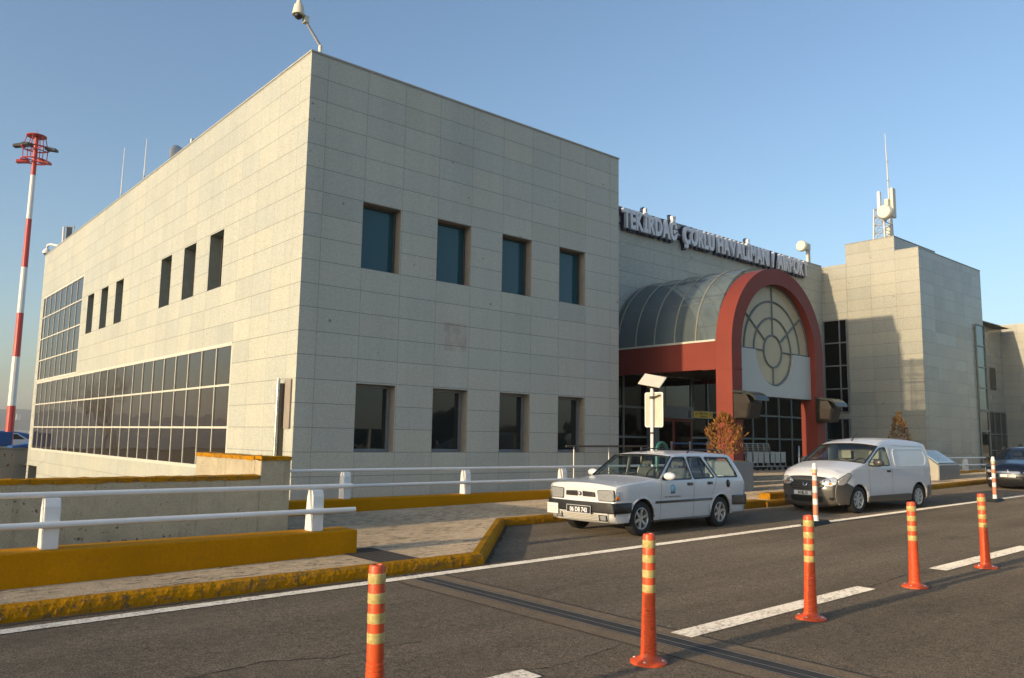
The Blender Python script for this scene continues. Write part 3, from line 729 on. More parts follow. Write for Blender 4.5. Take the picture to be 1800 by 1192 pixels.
mb = MB(); mb.prism([(CX + 2.6, 4.02)] + arc(CX, 4.66, 2.58, 0, PI, 32) + [(CX - 2.6, 4.02)], 'y', SY - .12, SY - .06); pp(mb, 'vault_shade_panel', M['vault_shade_panel'])  # dark panel added across the back so the vault's inside looks shaded
for y in (15.07, 15.89, 16.71, 17.50, 18.30):
    mb = MB(); mb.tube([(CX + (VR + .02) * math.cos(PI * i / 32), y, 4.66 + (VR + .02) * math.sin(PI * i / 32)) for i in range(33)], .022, 6); pp(mb, 'vault_rib', M['rib'], smooth=True)
mb = MB()
for a in (30, 60, 90, 120, 150):
    a = math.radians(a); mb.tube([(CX + (VR - .06) * math.cos(a), y, 4.66 + (VR - .06) * math.sin(a)) for y in (14.35, SY - .05)], .025, 6)
pp(mb, 'purlin', M['grey_steel'])

# hooded flight display boxes on the arch legs
def kiosk(x0, label):
    r = empty('display_box', (x0, 13.74, 2.3), label, 'display', 'hooded display boxes on the arch')
    hood = [(13.735, 3.115), (13.52, 3.10), (13.30, 3.075), (13.14, 3.02), (13.02, 2.94), (12.965, 2.86), (12.965, 2.80), (13.0, 2.79), (13.03, 2.86), (13.15, 2.95), (13.32, 3.01), (13.52, 3.03), (13.735, 3.04)]
    sh = (-x0, -13.74, -2.3)
    mb = MB(); mb.prism(hood, 'x', x0 - .03, x0 + .68); o = mb.build('hood', M['hood'], r, smooth=35); o.location = sh
    box = [(13.735, 3.02), (13.3, 2.985), (13.17, 2.757), (13.282, 2.30), (13.735, 2.275)]
    mb = MB(); mb.prism(box, 'x', x0, x0 + .65); o = mb.build('case', M['bronze'], r, bevel=.01); o.location = sh
    mb = MB(); mb.prism([(13.70, 2.74), (13.20, 2.72), (13.30, 2.33), (13.70, 2.31)], 'x', x0 - .02, x0 - .001); o = mb.build('screen', M['screen'], r); o.location = sh
    mb = MB(); mb.hexa([(x0 + .04, 13.165, 2.73), (x0 + .61, 13.165, 2.73), (x0 + .61, 13.275, 2.33), (x0 + .04, 13.275, 2.33)], [(x0 + .04, 13.15, 2.73), (x0 + .61, 13.15, 2.73), (x0 + .61, 13.26, 2.33), (x0 + .04, 13.26, 2.33)])
    o = mb.build('screen', M['black'], r); o.location = sh
    return r
M['hood'] = plain('dark_metal_hood', (0.06, 0.065, 0.06), 0.22, 0.4)
M['bronze'] = plain('bronze_case', (0.024, 0.020, 0.016), 0.5, 0.2)
M['screen'] = plain('brown_screen', (0.03, 0.023, 0.017), 0.35)
kiosk(20.36, 'dark hooded display box on the left leg of the terracotta arch')
kiosk(25.08, 'dark hooded display box on the right leg of the terracotta arch')

# ------------------------------------------------------------------ rooftop lettering
sign = empty('airport_sign', (20.75, 18.4, 9.08), 'white raised letters TEKİRDAĞ ÇORLU HAVALİMANI / AIRPORT along the roof edge', 'sign')
TXT = 'TEKİRDAĞ ÇORLU HAVALİMANI / AIRPORT'
lay = []; x = 0.0
for ch in TXT:
    if ch == ' ': x += 0.36; continue
    me = text_mesh(ch, 0.0, 0.042, 1.0)
    lo = min(v.co.x for v in me.vertices); hi = max(v.co.x for v in me.vertices)
    lay.append((ch, x - lo)); x += hi - lo + 0.055
capz = [v.co.y for v in text_mesh('T', 0.0, 0.042, 1.0).vertices]; CAPH = max(capz)
sxl = 12.5 / x; szl = 0.66 / CAPH
for ch, ox in lay:
    m1 = text_mesh(ch, 0.06, 0.042, 1.0).copy(); m1.materials.clear(); m1.materials.append(M['white_letter'])
    m1.transform(Matrix(((sxl, 0, 0, ox * sxl), (0, 0, -1, 0), (0, szl, 0, 0), (0, 0, 0, 1))))
    o = bpy.data.objects.new('letter', m1); COL.objects.link(o); o.parent = sign
    m2 = text_mesh(ch, 0.05, 0.105, 1.0).copy(); m2.materials.clear(); m2.materials.append(M['navy'])
    m2.transform(Matrix(((sxl, 0, 0, ox * sxl), (0, 0, -1, 0.125), (0, szl, 0, 0), (0, 0, 0, 1))))
    b = bpy.data.objects.new('backing', m2); COL.objects.link(b); b.parent = o
mb = MB()
for z in (.12, .5): mb.box(0, 12.5, .145, .19, z, z + .04)
mb.build('mounting_rail', M['alu_dark'], sign)

# ------------------------------------------------------------------ things on the roof
r = empty('dome_camera', (7.86, 16.15, BTOP), 'cream dome security camera on bent arm at the near roof corner', 'camera', 'security cameras on the roof')
mb = MB(); mb.tube([(0, 0, 0.0), (0, 0, .28)], .045, 10); mb.build('pole', M['cream'], r, smooth=True)
mb = MB(); mb.tube([(0, 0, .22), (-.03, 0, .28), (-.37, .02, .72)], .025, 8); mb.tube([(.02, 0, .28), (-.33, .02, .72)], .012, 6); mb.build('arm', M['galv'], r, smooth=True)
mb = MB(); mb.box(-.44, -.33, -.06, .08, .69, .85); mb.build('junction_box', M['cream'], r, bevel=.01)
mb = MB(); mb.tube([(-.38, .02, .83), (-.45, .02, .91), (-.55, .02, 1.0)], .022, 8); mb.build('bracket', M['cream'], r, smooth=True)
mb = MB(); mb.lathe([(0, 1.30), (.05, 1.30), (.06, 1.25), (.06, 1.21), (.10, 1.19), (.125, 1.08), (.135, 1.0), (.14, .985), (.14, .955), (.09, .945), (0, .945)], (-.56, .02, -.13)); hs = mb.build('housing', M['cream'], r, smooth=True)
mb = MB(); mb.sphere((-.56, .02, .815), .095, z0=-1, z1=0.1); mb.build('dome', M['black'], hs, smooth=True)

r = empty('dome_camera', (8.15, 46.0, 10.6), 'small white dome camera hanging from a long arm at the far roof corner', 'camera', 'security cameras on the roof')
mb = MB(); mb.tube([(.1, -1.2, .2), (0, .7, .62), (-.02, 1.4, .70), (-.02, 1.5, .45)], .06, 8); mb.build('arm', M['white'], r, smooth=True)
mb = MB(); mb.lathe([(0, .55), (.12, .52), (.2, .4), (.2, .28), (0, .26)], (-.02, 1.5, -.02)); hs = mb.build('housing', M['white'], r, smooth=True)
mb = MB(); mb.sphere((-.02, 1.5, .24), .13, z0=-1, z1=.3); mb.build('dome', M['black'], hs, smooth=True)

r = empty('panel_antenna', (8.25, 44.3, BTOP), 'tall grey panel antenna on white post at the far roof corner', 'antenna')
mb = MB(); mb.tube([(0, 0, 0), (0, .12, 1.55)], .05, 8); mb.build('post', M['white'], r)
mb = MB(); mb.box(.05, .32, -.25, -.05, .35, 1.5); mb.build('panel', M['alu_grey'], r, bevel=.02)
mb = MB(); mb.tube([(.36, -.3, .3), (.36, -.3, 1.6)], .03, 6); mb.tube([(.02, -.1, 1.52), (.4, -.3, 1.52)], .03, 6); mb.build('bracket', M['galv'], r)

for (y, top, lab) in ((34.5, 3.0, 'slender white whip antenna on the roof edge, the left and farther one'), (31.4, 2.5, 'slender white whip antenna on the roof edge, the right and nearer one')):
    r = empty('whip_antenna', (8.35, y, BTOP - .3), lab, 'antenna', 'whip antennas on the roof')
    mb = MB(); mb.tube([(0, 0, 0), (0, 0, 1.35)], .035, 6); mb.build('mount', M['galv'], r, smooth=True)
    mb = MB(); mb.tube([(0, 0, 1.2), (0.01, 0, top + .3)], [.028, .012], 6); mb.build('whip', M['white'], r, smooth=True)
r = empty('dish_antenna', (8.4, 27.8, BTOP - .3), 'round dish antenna seen from behind above the roof edge', 'antenna')
mb = MB(); mb.tube([(.12, -.1, 0), (.12, -.1, 1.1)], .035, 8); mb.build('mount', M['white'], r)
mb = MB(); mb.lathe([(0, .12), (.15, .10), (.3, .03), (.36, -.04), (.37, -.06), (.33, -.04), (.15, .06), (0, .08)], (0, .1, 1.22), axis='x', seg=24); o = mb.build('dish', M['galv'], r, smooth=True); o.rotation_euler = (0, 0, math.radians(-62)); 
mb = MB(); mb.box(.02, .2, -.2, -.02, 1.05, 1.3); mb.build('feed_box', M['white'], r, bevel=.01)
r = empty('roof_post', (8.3, 26.0, BTOP - .2), 'short white and black post on the roof edge near the dish', 'post')
mb = MB(); mb.box(-.04, .05, -.05, .05, 0, 1.15); mb.build('post', M['white'], r); mb = MB(); mb.box(.055, .16, -.05, .05, .3, 1.12); mb.build('case', M['black'], r)

r = empty('microwave_antenna', (34.75, 19.2, STOP - .4), 'cream drum antenna on post above the end of the roof letters', 'antenna')
mb = MB(); mb.tube([(0, 0, 0), (0, 0, 1.4)], .07, 8); mb.tube([(.17, 0, 0), (.17, 0, 1.25)], .05, 8); mb.build('post', M['cream'], r, smooth=True)
mb = MB(); mb.lathe([(0, -.62), (.22, -.61), (.26, -.55), (.26, -.44), (.12, -.38), (.11, -.2), (0, -.2)], (0, 0, 1.38), axis='x'); mb.build('drum', M['cream'], r, smooth=True)
mb = MB(); mb.box(-.26, .10, -.13, .13, 1.24, 1.56); mb.build('radio_case', M['cream'], r, bevel=.03)

r = empty('lattice_mast', (36.6, 16.4, 10.6), 'lattice antenna mast with white sector panels, dish and tall thin pole on the stair tower', 'antenna mast')
legs = [(-.55, -.3), (.35, -.3), (-.1, .45)]
mb = MB()
for a, b in legs: mb.tube([(a, b, 0), (a * .8, b * .8, 1.9)], .045, 6)
for k in range(5):
    z0, z1 = k * .38, (k + 1) * .38
    for i in range(3):
        (a, b), (c, d) = legs[i], legs[(i + 1) % 3]; f0, f1 = 1 - .2 * z0 / 1.9, 1 - .2 * z1 / 1.9
        mb.tube([(a * f0, b * f0, z0), (c * f1, d * f1, z1)], .018, 5); mb.tube([(a * f1, b * f1, z1), (c * f1, d * f1, z1)], .018, 5)
mb.build('lattice', M['galv'], r)
for (x, y, z0, z1, w) in ((-.02, -.5, 1.35, 2.75, .17), (-.75, -.2, 1.6, 2.5, .10), (.55, .2, 1.4, 2.1, .14)):
    mb = MB(); mb.box(x - w, x + w, y - .07, y + .07, z0, z1); mb.build('sector_panel', M['cream'] if w > .11 else M['white'], r, bevel=.03)
mb = MB(); mb.lathe([(0, -.42), (.28, -.40), (.34, -.3), (.34, -.15), (.12, 0.0), (.1, .25), (0, .25)], (-.65, -.5, 1.45), axis='x'); mb.build('dish', M['cream'], r, smooth=True)
for (x, y, z) in ((-.3, -.35, 1.9), (.2, -.2, .75)):
    mb = MB(); mb.box(x - .13, x + .13, y - .1, y + .1, z - .2, z + .3); mb.build('radio_case', M['cream'], r, bevel=.02)
mb = MB(); mb.tube([(.72, 0, 0), (.72, 0, 2.2), (.66, 0, 4.2), (.60, 0, 5.2)], [.05, .04, .03, .02], 6); mb.tube([(.60, 0, 5.2), (.58, 0, 5.7)], .01, 5)
for z in (3.4, 4.35): mb.tube([(.5, 0, z), (.85, 0, z)], .012, 5)
mb.tube([(.72, 0, 1.0), (1.3, .2, -.05)], .02, 5); mb.build('whip_pole', M['galv'], r, smooth=True)

# ------------------------------------------------------------------ ramp walls, parapets and railings
r = empty('ramp_wall', (5.4, 11.4, 0), 'low stained rendered wall with chipped yellow coping, higher at its end, beside the ramp', 'wall')
def sub(mb, name, m, o0, parent, **kw):
    o = mb.build(name, m, parent, **kw); o.location = tuple(-c for c in o0); return o
O = (5.4, 11.4, 0)
mb = MB(); mb.box(-40, 4.93, 11.40, 11.62, -3, 0.965); mb.box(4.93, 5.40, 11.40, 11.62, -3, 1.235); mb.box(4.93, 5.15, 11.62, 14.1, -3, 1.235)
sub(mb, 'wall', M['wall_conc'], O, r, bevel=.012)
mb = MB(); rr = random.Random(3)
def rough_cap(x0, x1, y0, y1, z, along):
    n = int((abs(x1 - x0) if along == 'x' else abs(y1 - y0)) / 0.12); rows = []
    for i in range(n + 1):
        f = i / n; j = [rr.uniform(-.008, .008) for _ in range(4)]
        if along == 'x':
            x = x0 + (x1 - x0) * f; rows.append([(x, y0 - .012 + j[0], z - .03 + j[2]), (x, y0 - .014, z + .025), (x, y0 + .02, z + .036 + j[1]), (x, y1 - .02, z + .036 + j[3]), (x, y1 + .012, z + .02), (x, y1 + .012, z - .02)])
        else:
            y = y0 + (y1 - y0) * f; rows.append([(x0 - .012 + j[0], y, z - .03 + j[2]), (x0 - .014, y, z + .025), (x0 + .02, y, z + .036 + j[1]), (x1 - .02, y, z + .036 + j[3]), (x1 + .012, y, z + .02), (x1 + .012, y, z - .02)])
    for a, b in zip(rows, rows[1:]):
        for k in range(5): mb.quad(a[k], b[k], b[k + 1], a[k + 1])
    mb.quad(*rows[0]); mb.quad(*rows[-1])
rough_cap(-40, 4.92, 11.40, 11.62, 0.966, 'x'); rough_cap(4.93, 5.40, 11.40, 11.62, 1.236, 'x'); rough_cap(4.93, 5.15, 11.63, 14.1, 1.236, 'y')
sub(mb, 'coping', M['yellow_worn'], O, r)

def railing(name, label, x0, x1, y, zb, zt, posts, px1, top_end, low_end, group='yellow parapets with white railings', endplate=False, rz=0.0, depth=.42):
    # yellow plinth with white box posts carrying two tubes
    L = empty(name, (x0, y, zb), label, 'railing', group)
    sl = (zr(x1) - zr(x0)) / (x1 - x0) if rz is None else rz
    def z(x, h): return h + sl * (x - x0)
    mb = MB(); h = zt - zb
    mb.hexa([(0, 0, -.1), (x1 - x0, 0, z(x1, -.1)), (x1 - x0, depth, z(x1, -.1)), (0, depth, -.1)], [(0, 0, h), (x1 - x0, 0, z(x1, h)), (x1 - x0, depth, z(x1, h)), (0, depth, h)])
    mb.build('plinth', M['yellow'], L, bevel=.018)
    for p in posts:
        mb = MB(); w = .15; q = p - x0; zz = z(p, h)
        # post: plate leaning back, wider at its foot
        prof = [(.10, zz), (.30, zz), (.27, zz + .42), (.24, zz + .50), (.14, zz + .50), (.11, zz + .42)]
        mb.prism(prof, 'x', q, q + w)
        mb.build('post', M['white'], L, bevel=.008)
    mb = MB()
    mb.tube([(0, .19, zt - zb + .535), (top_end - x0, .19, z(top_end, zt - zb + .535))], .030, 10); mb.build('rail', M['white'], L, smooth=40)
    mb = MB()
    mb.tube([(0, .075, zt - zb + .245), (low_end - x0, .075, z(low_end, zt - zb + .245))], .033, 10); mb.build('rail', M['white'], L, smooth=40)
    return L
railing('parapet_railing', 'near yellow parapet with white double tube railing at the pavement edge', -12, 5.24, 9.07, 0.10, 0.42, [-11.4, -8.5, -5.6, -2.9, -1.1, 1.75, 4.66], None, 5.24, 5.23, rz=0.0)
railing('parapet_railing', 'far yellow parapet with white double tube railing in front of the shaded granite facade', 5.45, 17.3, 13.6, 0.14, 0.40, [7.58, 10.46, 13.34, 16.2], None, 17.4, 17.4, rz=0.0, depth=.35)
railing('parapet_railing', 'yellow parapet with white railing right of the sloped stone plinth', 31.6, 37.9, 12.9, 0.36, 0.56, [32.2, 35.7], None, 37.95, 37.9, rz=0.0, depth=.35)
# steel handrail by the building corner
r = empty('handrail', (16.9, 15.3, 0.3), 'thin dark handrail at the right end of the shaded granite facade', 'handrail')
mb = MB(); mb.tube([(-1.6, .3, 1.10), (2.6, .3, 1.12)], .028, 8); mb.build('rail', M['alu_dark'], r, smooth=True)
for x in (-1.3, .1, 1.5):
    mb = MB(); mb.tube([(x, .3, -.2), (x, .3, 1.1)], .02, 8); mb.build('post', M['galv'], r, smooth=True)
# downpipe, and a plate coloured as a sign's cast shadow, on the sunlit wall
r = empty('wall_pipe', (7.5, 16.52, -0.5), 'bright metal pipe on the sunlit facade beside the building corner', 'pipe')
mb = MB(); mb.tube([(-.06, .0, 0), (-.06, .0, 3.30)], .04, 10); mb.build('pipe', M['chrome'], r, smooth=True)
mb = MB(); mb.box(.0, .085, -.05, .06, 0.3, 3.2); mb.build('bracket', M['alu_dark'], r)
r = empty('wall_shadow_plate', (7.58, 16.32, 1.7), 'thin taupe plate standing for a sign shadow on the sunlit facade beside the pipe', 'box')
mb = MB(); mb.box(-.03, .005, -.17, .10, 0.02, 1.08); mb.build('case', plain('taupe_wall_shadow', (0.30, 0.26, 0.22), 0.6), r)  # shadow of an unseen sign, put in as a thin taupe plate

# ------------------------------------------------------------------ traffic bollards
def bollard(loc):
    r = empty('traffic_bollard', loc, None, 'bollard', 'orange bollards along the lane line')
    mb = MB()
    prof = [(0, 0), (.135, 0), (.135, .012), (.125, .022), (.075, .035), (.062, .05)]
    z = .06
    while z < .40:
        rr_ = .060 - (z - .06) * .028
        prof += [(rr_, z), (rr_, z + .014), (rr_ - .0045, z + .017), (rr_ - .0045, z + .021)]; z += .0245
    prof += [(.049, .41), (.047, .55), (.0455, .90), (.041, .915), (.028, .918), (.026, .905), (0, .905)]
    mb.lathe(prof, seg=24); mb.build('post', M['orange'], r, smooth=35)
    for k, zb in enumerate((.50, .605, .712, .818)):
        mb = MB(); mb.lathe([(.0485, zb), (.0492, zb + .001), (.0487, zb + .054), (.0465, zb + .055)], seg=24); mb.build('reflective_band', M['tape'], r, smooth=True)
    mb = MB()
    for a in range(4):
        t = a * PI / 2 + .6; mb.lathe([(0, .032), (.010, .032), (.012, .022)], (.105 * math.cos(t), .105 * math.sin(t), 0), seg=8)
    mb.build('bolt', M['galv'], r)
    return r
bl = [(2.43, 3.95), (4.71, 3.93), (6.93, 3.90), (9.24, 3.96), (11.28, 3.95), (13.5, 3.95), (15.8, 3.95)]
labs = ['orange bollard nearest the camera, its foot cut off by the bottom picture edge', 'orange bollard with four yellow bands standing beside the expansion joint', 'orange bollard with four yellow bands at the middle of the near white dash',
        'orange bollard with four yellow bands standing between two white dashes', 'orange bollard with four yellow bands at the start of the far white dash', 'orange bollard beyond the right picture edge', 'orange bollard beyond the right picture edge']
proto = None
for (x, y), lab in list(zip(bl, labs))[:5]:
    if proto is None: o = proto = bollard((x, y, zr(x)))
    else: o = copy_tree(proto); o.location = (x, y, zr(x))
    o['label'] = lab; o.rotation_euler = (0.012 * math.sin(x * 3), 0.014 * math.cos(x * 5), x * 1.3)

def post_on_base(loc, lab, rz):
    r = empty('delineator_post', loc, lab, 'post', 'red and white posts on rubber feet', rz)
    mb = MB(); mb.hexa([(-.42, -.13, 0), (.42, -.13, 0), (.42, .13, 0), (-.42, .13, 0)], [(-.37, -.09, .07), (.37, -.09, .07), (.37, .09, .07), (-.37, .09, .07)]); mb.build('foot', M['rubber'], r, bevel=.015)
    mb = MB(); mb.lathe([(.055, .07), (.048, .10), (.044, .95), (.050, .96), (.050, 1.03), (.038, 1.05), (.038, 1.10), (.030, 1.115), (0, 1.115)], seg=18); mb.build('tube', M['white'], r, smooth=35)
    for a, b in ((.17, .36), (.47, .58), (.70, .80), (.90, .945)):
        mb = MB(); mb.lathe([(.0462 + (.5 - a) * .003, a), (.0472 + (.5 - a) * .003, a + .002), (.0468 + (.5 - b) * .003, b)], seg=18); mb.build('red_band', M['orange_faded'], r, smooth=True)
    mb = MB(); mb.lathe([(.0505, .962), (.0512, .965), (.0512, 1.0), (.0505, 1.003)], seg=18); mb.build('yellow_band', M['tape'], r, smooth=True)
    return r
post_on_base((14.05, 7.75, zr(14)), 'faded red and white post on black rubber foot in front of the white van', .12)
post_on_base((22.6, 7.62, zr(22.6)), 'faded red and white post on black rubber foot in front of the dark car', .1)

# ------------------------------------------------------------------ street furniture
r = empty('solar_sign', (14.05, 11.6, zr(14) + PZ), 'pale traffic sign seen from behind on white pole with small solar panel on top', 'sign')
mb = MB(); mb.tube([(0, 0, 0), (.01, 0, 2.52)], .038, 10); mb.tube([(0, .0, 1.02), (0, 0, 1.06)], .043, 10); mb.build('pole', M['white'], r, smooth=40)
mb = MB()
def rrect(w, h, rad, n=5):
    p = []
    for cx_, cy_, a in ((w / 2 - rad, h / 2 - rad, 0), (-w / 2 + rad, h / 2 - rad, 90), (-w / 2 + rad, -h / 2 + rad, 180), (w / 2 - rad, -h / 2 + rad, 270)):
        for i in range(n + 1): t = math.radians(a + 90 * i / n); p.append((cx_ + rad * math.cos(t), cy_ + rad * math.sin(t)))
    return p
pl_ = [(y - .02, z + 2.04) for y, z in rrect(.52, .78, .05)]
mb.prism(pl_, 'x', .05, .06)
sb_ = mb.build('sign_plate', plain('sign_back', (0.55, 0.52, 0.43), 0.5, 0.1), r)
mb = MB(); k = len(pl_)
ins = [(y - .02, z + 2.04) for y, z in rrect(.47, .73, .035)]
for i in range(k):
    j = (i + 1) % k
    mb.quad((.047, *pl_[i]), (.047, *pl_[j]), (.047, *ins[j]), (.047, *ins[i])); mb.quad((.065, *pl_[i]), (.065, *pl_[j]), (.047, *pl_[j]), (.047, *pl_[i]))
mb.build('rim', M['white'], sb_)
mb = MB(); mb.tube([(.0, 0, 2.3), (.02, -.22, 2.36)], .018, 6); mb.tube([(0, 0, 2.28), (0, 0, 2.34)], .052, 10); mb.tube([(0, 0, 1.5), (0, 0, 1.54)], .05, 10); mb.build('clamp', M['alu_dark'], r)
mb = MB(); mb.sphere((.03, .0, 2.58), .10, .13, .085); mb.build('controller', M['black'], r, smooth=True)
mb = MB()
c0 = Vector((.0, -.02, 2.68)); a_ = Vector((.12, -.50, -.10)).normalized() * .27; b_ = Vector((.55, .1, .42)).normalized() * .20; nn_ = a_.cross(b_).normalized() * .022
if nn_.z < 0: nn_ = -nn_
mb.hexa([c0 - a_ - b_, c0 + a_ - b_, c0 + a_ + b_, c0 - a_ + b_], [c0 - a_ - b_ + nn_, c0 + a_ - b_ + nn_, c0 + a_ + b_ + nn_, c0 - a_ + b_ + nn_])
sp_ = mb.build('solar_panel', M['cream'], r)

r = empty('departures_sign', (23.5, 17.5, 2.42), 'small yellow direction sign hanging above the entrance doors', 'sign')
mb = MB(); mb.box(-.16, 1.14, 0, .12, -.02, .25); mb.build('case', M['alu_grey'], r)
mb = MB(); mb.box(.0, 1.12, -.012, -.001, .0, .235); fp = mb.build('face', M['sign_yellow'], r)
mb = MB(); text_into(mb, 'Giden Yolcu', lambda x, y: (.56 + x, -.016, .135 + y), .10, .002); text_into(mb, 'Departures', lambda x, y: (.56 + x, -.016, .03 + y), .09, .001)
for cx_ in (.13, .99):
    mb.quad((cx_ - .045, -.016, .11), (cx_ - .02, -.016, .08), (cx_ + .05, -.016, .165), (cx_ + .035, -.016, .18))
mb.build('lettering', M['black'], fp)
mb = MB(); mb.tube([(.1, .06, .25), (.1, .06, 1.53)], .015, 6); mb.tube([(1.0, .06, .25), (1.0, .06, 1.53)], .015, 6); mb.build('hanger', M['alu_grey'], r)

# stone plinth with sloping plaque
r = empty('memorial_plinth', (28.7, 11.35, zr(29) + PZ), 'sloped stone plinth with steel plaque standing on the pavement behind the white van', 'plinth')
side_ = [(0, -.02), (2.0, -.02), (2.0, 1.0), (1.35, 1.0), (0, .50)]
mb = MB(); mb.cur = 0; mb.prism([(y * .55, z) for y, z in side_], 'x', 0, 1.75); o = mb.build('body', M['stone_plinth'], r, bevel=.015)
mb = MB(); mb.box(.02, 1.73, -.018, -.001, 0, .49); mb.build('front_slab', M['plinth_front'], r)
mb = MB(); mb.hexa([(.15, .07, .56), (1.60, .07, .56), (1.60, .66, .955), (.15, .66, .955)], [(.15, .06, .575), (1.60, .06, .575), (1.60, .65, .97), (.15, .65, .97)]); pq = mb.build('plaque', M['plaque'], r)
mb = MB()
for k in range(6):
    f0 = .2 + k * .12
    for x0 in (.35,): 
        yy = .06 + .59 * f0; zz = .575 + .395 * f0 + .003
        mb.quad((x0, yy, zz), (x0 + 1.0 - .1 * (k % 3), yy, zz), (x0 + 1.0 - .1 * (k % 3), yy + .012, zz + .008), (x0, yy + .012, zz + .008))
mb.build('engraving', M['grey_steel'], pq)

# concrete planter with clipped conifer, second conifer further right
r = empty('planter', (18.05, 12.2, zr(18) + PZ), 'plain grey granite planter box behind the parked estate car', 'planter')
mb = MB(); mb.box(0, .92, 0, .9, 0, .78); mb.build('box', M['plinth_front'], r, bevel=.012)
mb = MB(); mb.box(.08, .84, .08, .82, .781, .80); mb.build('soil', M['earth'], r)
def conifer(loc, h, w, label, mat, seed, cone, lift):
    r = empty('conifer', loc, label, 'shrub', 'small brown conifers by the entrance'); rd = random.Random(seed)
    mb = MB()
    for k in range(7):
        a = rd.uniform(0, 2 * PI); mb.tube([(0, 0, 0), (.05 * math.cos(a), .05 * math.sin(a), lift * .7), (w * .32 * math.cos(a), w * .32 * math.sin(a), lift + h * rd.uniform(.2, .5))], [.018, .014, .006], 5)
    mb.build('stem', M['trunk'], r)
    mb = MB()
    for k in range(1900):
        t = rd.random() ** .8
        if cone: rad = w * .5 * (1 - t) ** .8 + .03
        else: rad = w * .5 * (math.sin(PI * min(1, (t * .86 + .14))) ** .65) * (1.0 if t < .55 else 1 - (t - .55) * 1.25)
        a = rd.uniform(0, 2 * PI); lump = 1 + .38 * noise.noise(Vector((math.cos(a) * 2.2, math.sin(a) * 2.2, t * 5 + seed)))
        q = rad * lump * math.sqrt(rd.uniform(.25, 1.0))
        if noise.noise(Vector((math.cos(a) * q * 6, math.sin(a) * q * 6, t * h * 6 + seed))) < -.10: continue
        p = Vector((q * math.cos(a), q * math.sin(a), lift + t * h))
        d = Vector((math.cos(a) * .55 + rd.uniform(-.4, .4), math.sin(a) * .55 + rd.uniform(-.4, .4), rd.uniform(.35, 1.1))).normalized()
        s_ = Vector((rd.uniform(-1, 1), rd.uniform(-1, 1), rd.uniform(-.4, .4))); s_ = (s_ - d * s_.dot(d)).normalized()
        L = rd.uniform(.06, .17); wd = rd.uniform(.010, .026)
        mb.quad(p - s_ * wd * .5, p + d * L * .5 - s_ * wd, p + d * L, p + d * L * .5 + s_ * wd)
    mb.build('crown', mat, r, fix=False)
conifer((18.35, 12.65, zr(18.5) + PZ + .80), 1.12, .98, 'rounded rust brown conifer rising from the grey planter before the arch', M['bush'], 4, False, .12)
conifer((30.4, 13.35, zr(30) + PZ), 2.2, 1.25, 'narrow brown cone shaped conifer behind the white van roof', M['bush_green'], 9, True, .1)

# teal hoop, barrier belts, luggage trolleys
r = empty('pipe_hoop', (16.0, 12.9, zr(16) + PZ), 'dark teal pipe hoop standing behind the estate car roof', 'hoop')
mb = MB(); mb.tube([(-.20, 0, 0), (-.20, 0, 1.08)] + [(-.20 + .20 * (1 - math.cos(PI * i / 10)), 0, 1.08 + .20 * math.sin(PI * i / 10)) for i in range(1, 11)] + [(.20, 0, 0)], .04, 8); mb.build('pipe', M['teal_pipe'], r, smooth=True)
def queue_post(x, y, lab):
    r = empty('queue_barrier', (x, y, .55), lab, 'barrier', 'belt barrier posts before the doors')
    mb = MB(); mb.lathe([(0, 0), (.17, 0), (.17, .02), (.03, .05), (.03, .95), (.038, .96), (.038, 1.02), (0, 1.03)], seg=14); mb.build('post', M['galv'], r, smooth=40)
    return r
for i, x in enumerate((21.6, 22.6, 23.6, 24.6)):
    q = queue_post(x, 17.0, 'steel belt barrier post in the row of four before the entrance doors')
    if i < 3:
        mb = MB(); mb.box(.04, .96, -.004, .004, .93, .99); mb.build('belt', M['blue_box'], q)
def trolley(loc, label):
    r = empty('luggage_trolley', loc, label, 'trolley', 'luggage trolleys nested before the glazing')
    mb = MB()
    for x in (-.20, .20):
        mb.tube([(x, .38, .10), (x, .30, .75), (x, .34, .98)], .014, 6); mb.tube([(x, .40, .12), (x, -.42, .14)], .015, 6); mb.tube([(x, -.40, .14), (x, -.36, .62), (x, .30, .70)], .012, 6)
    mb.tube([(-.24, .35, .98), (.24, .35, .98)], .018, 6); mb.tube([(-.2, -.42, .14), (.2, -.42, .14)], .014, 6); mb.tube([(-.2, -.36, .62), (.2, -.36, .62)], .012, 6)
    mb.build('frame', M['galv'], r)
    mb = MB()
    for k in range(6): mb.tube([(-.2 + .08 * k, .28, .72), (-.2 + .08 * k, .30, .93)], .006, 4)
    for z in (.74, .83, .92): mb.tube([(-.2, .27, z), (.2, .27, z)], .006, 4)
    mb.build('basket', M['galv'], r)
    mb = MB(); mb.box(-.155, .155, -.425, -.415, .27, .68); mb.build('front_board', M['grey_panel'], r, bevel=.01)
    for x, y in ((-.2, -.38), (.2, -.38), (0, .36)):
        mb = MB(); mb.lathe([(0, -.015), (.055, -.015), (.055, .015), (0, .015)], (x, y, .055), axis='x', seg=12); mb.build('wheel', M['rubber'], r)
    return r
tp = None
tl = ['luggage trolley at the left end of the nested row, half hidden by the arch leg', 'luggage trolley second from the left in the nested row', 'luggage trolley third from the left in the nested row', 'luggage trolley in the middle of the nested row', 'luggage trolley third from the right in the nested row', 'luggage trolley second from the right in the nested row', 'luggage trolley at the right end of the nested row']
for i, lab in enumerate(tl):
    loc = (26.0 + i * .385, 17.3, .55)
    if tp is None: tp = o = trolley(loc, lab)
    else: o = copy_tree(tp); o.location = loc; o['label'] = lab
    o.rotation_euler = (0, 0, .05 * math.sin(i * 2.1))
r = empty('steel_bollard', (28.95, 16.6, .55), 'slim steel post right of the luggage trolleys', 'bollard')
mb = MB(); mb.lathe([(0, 0), (.035, 0), (.035, .9), (.02, .92), (0, .92)], seg=10); mb.build('post', M['chrome'], r, smooth=True)
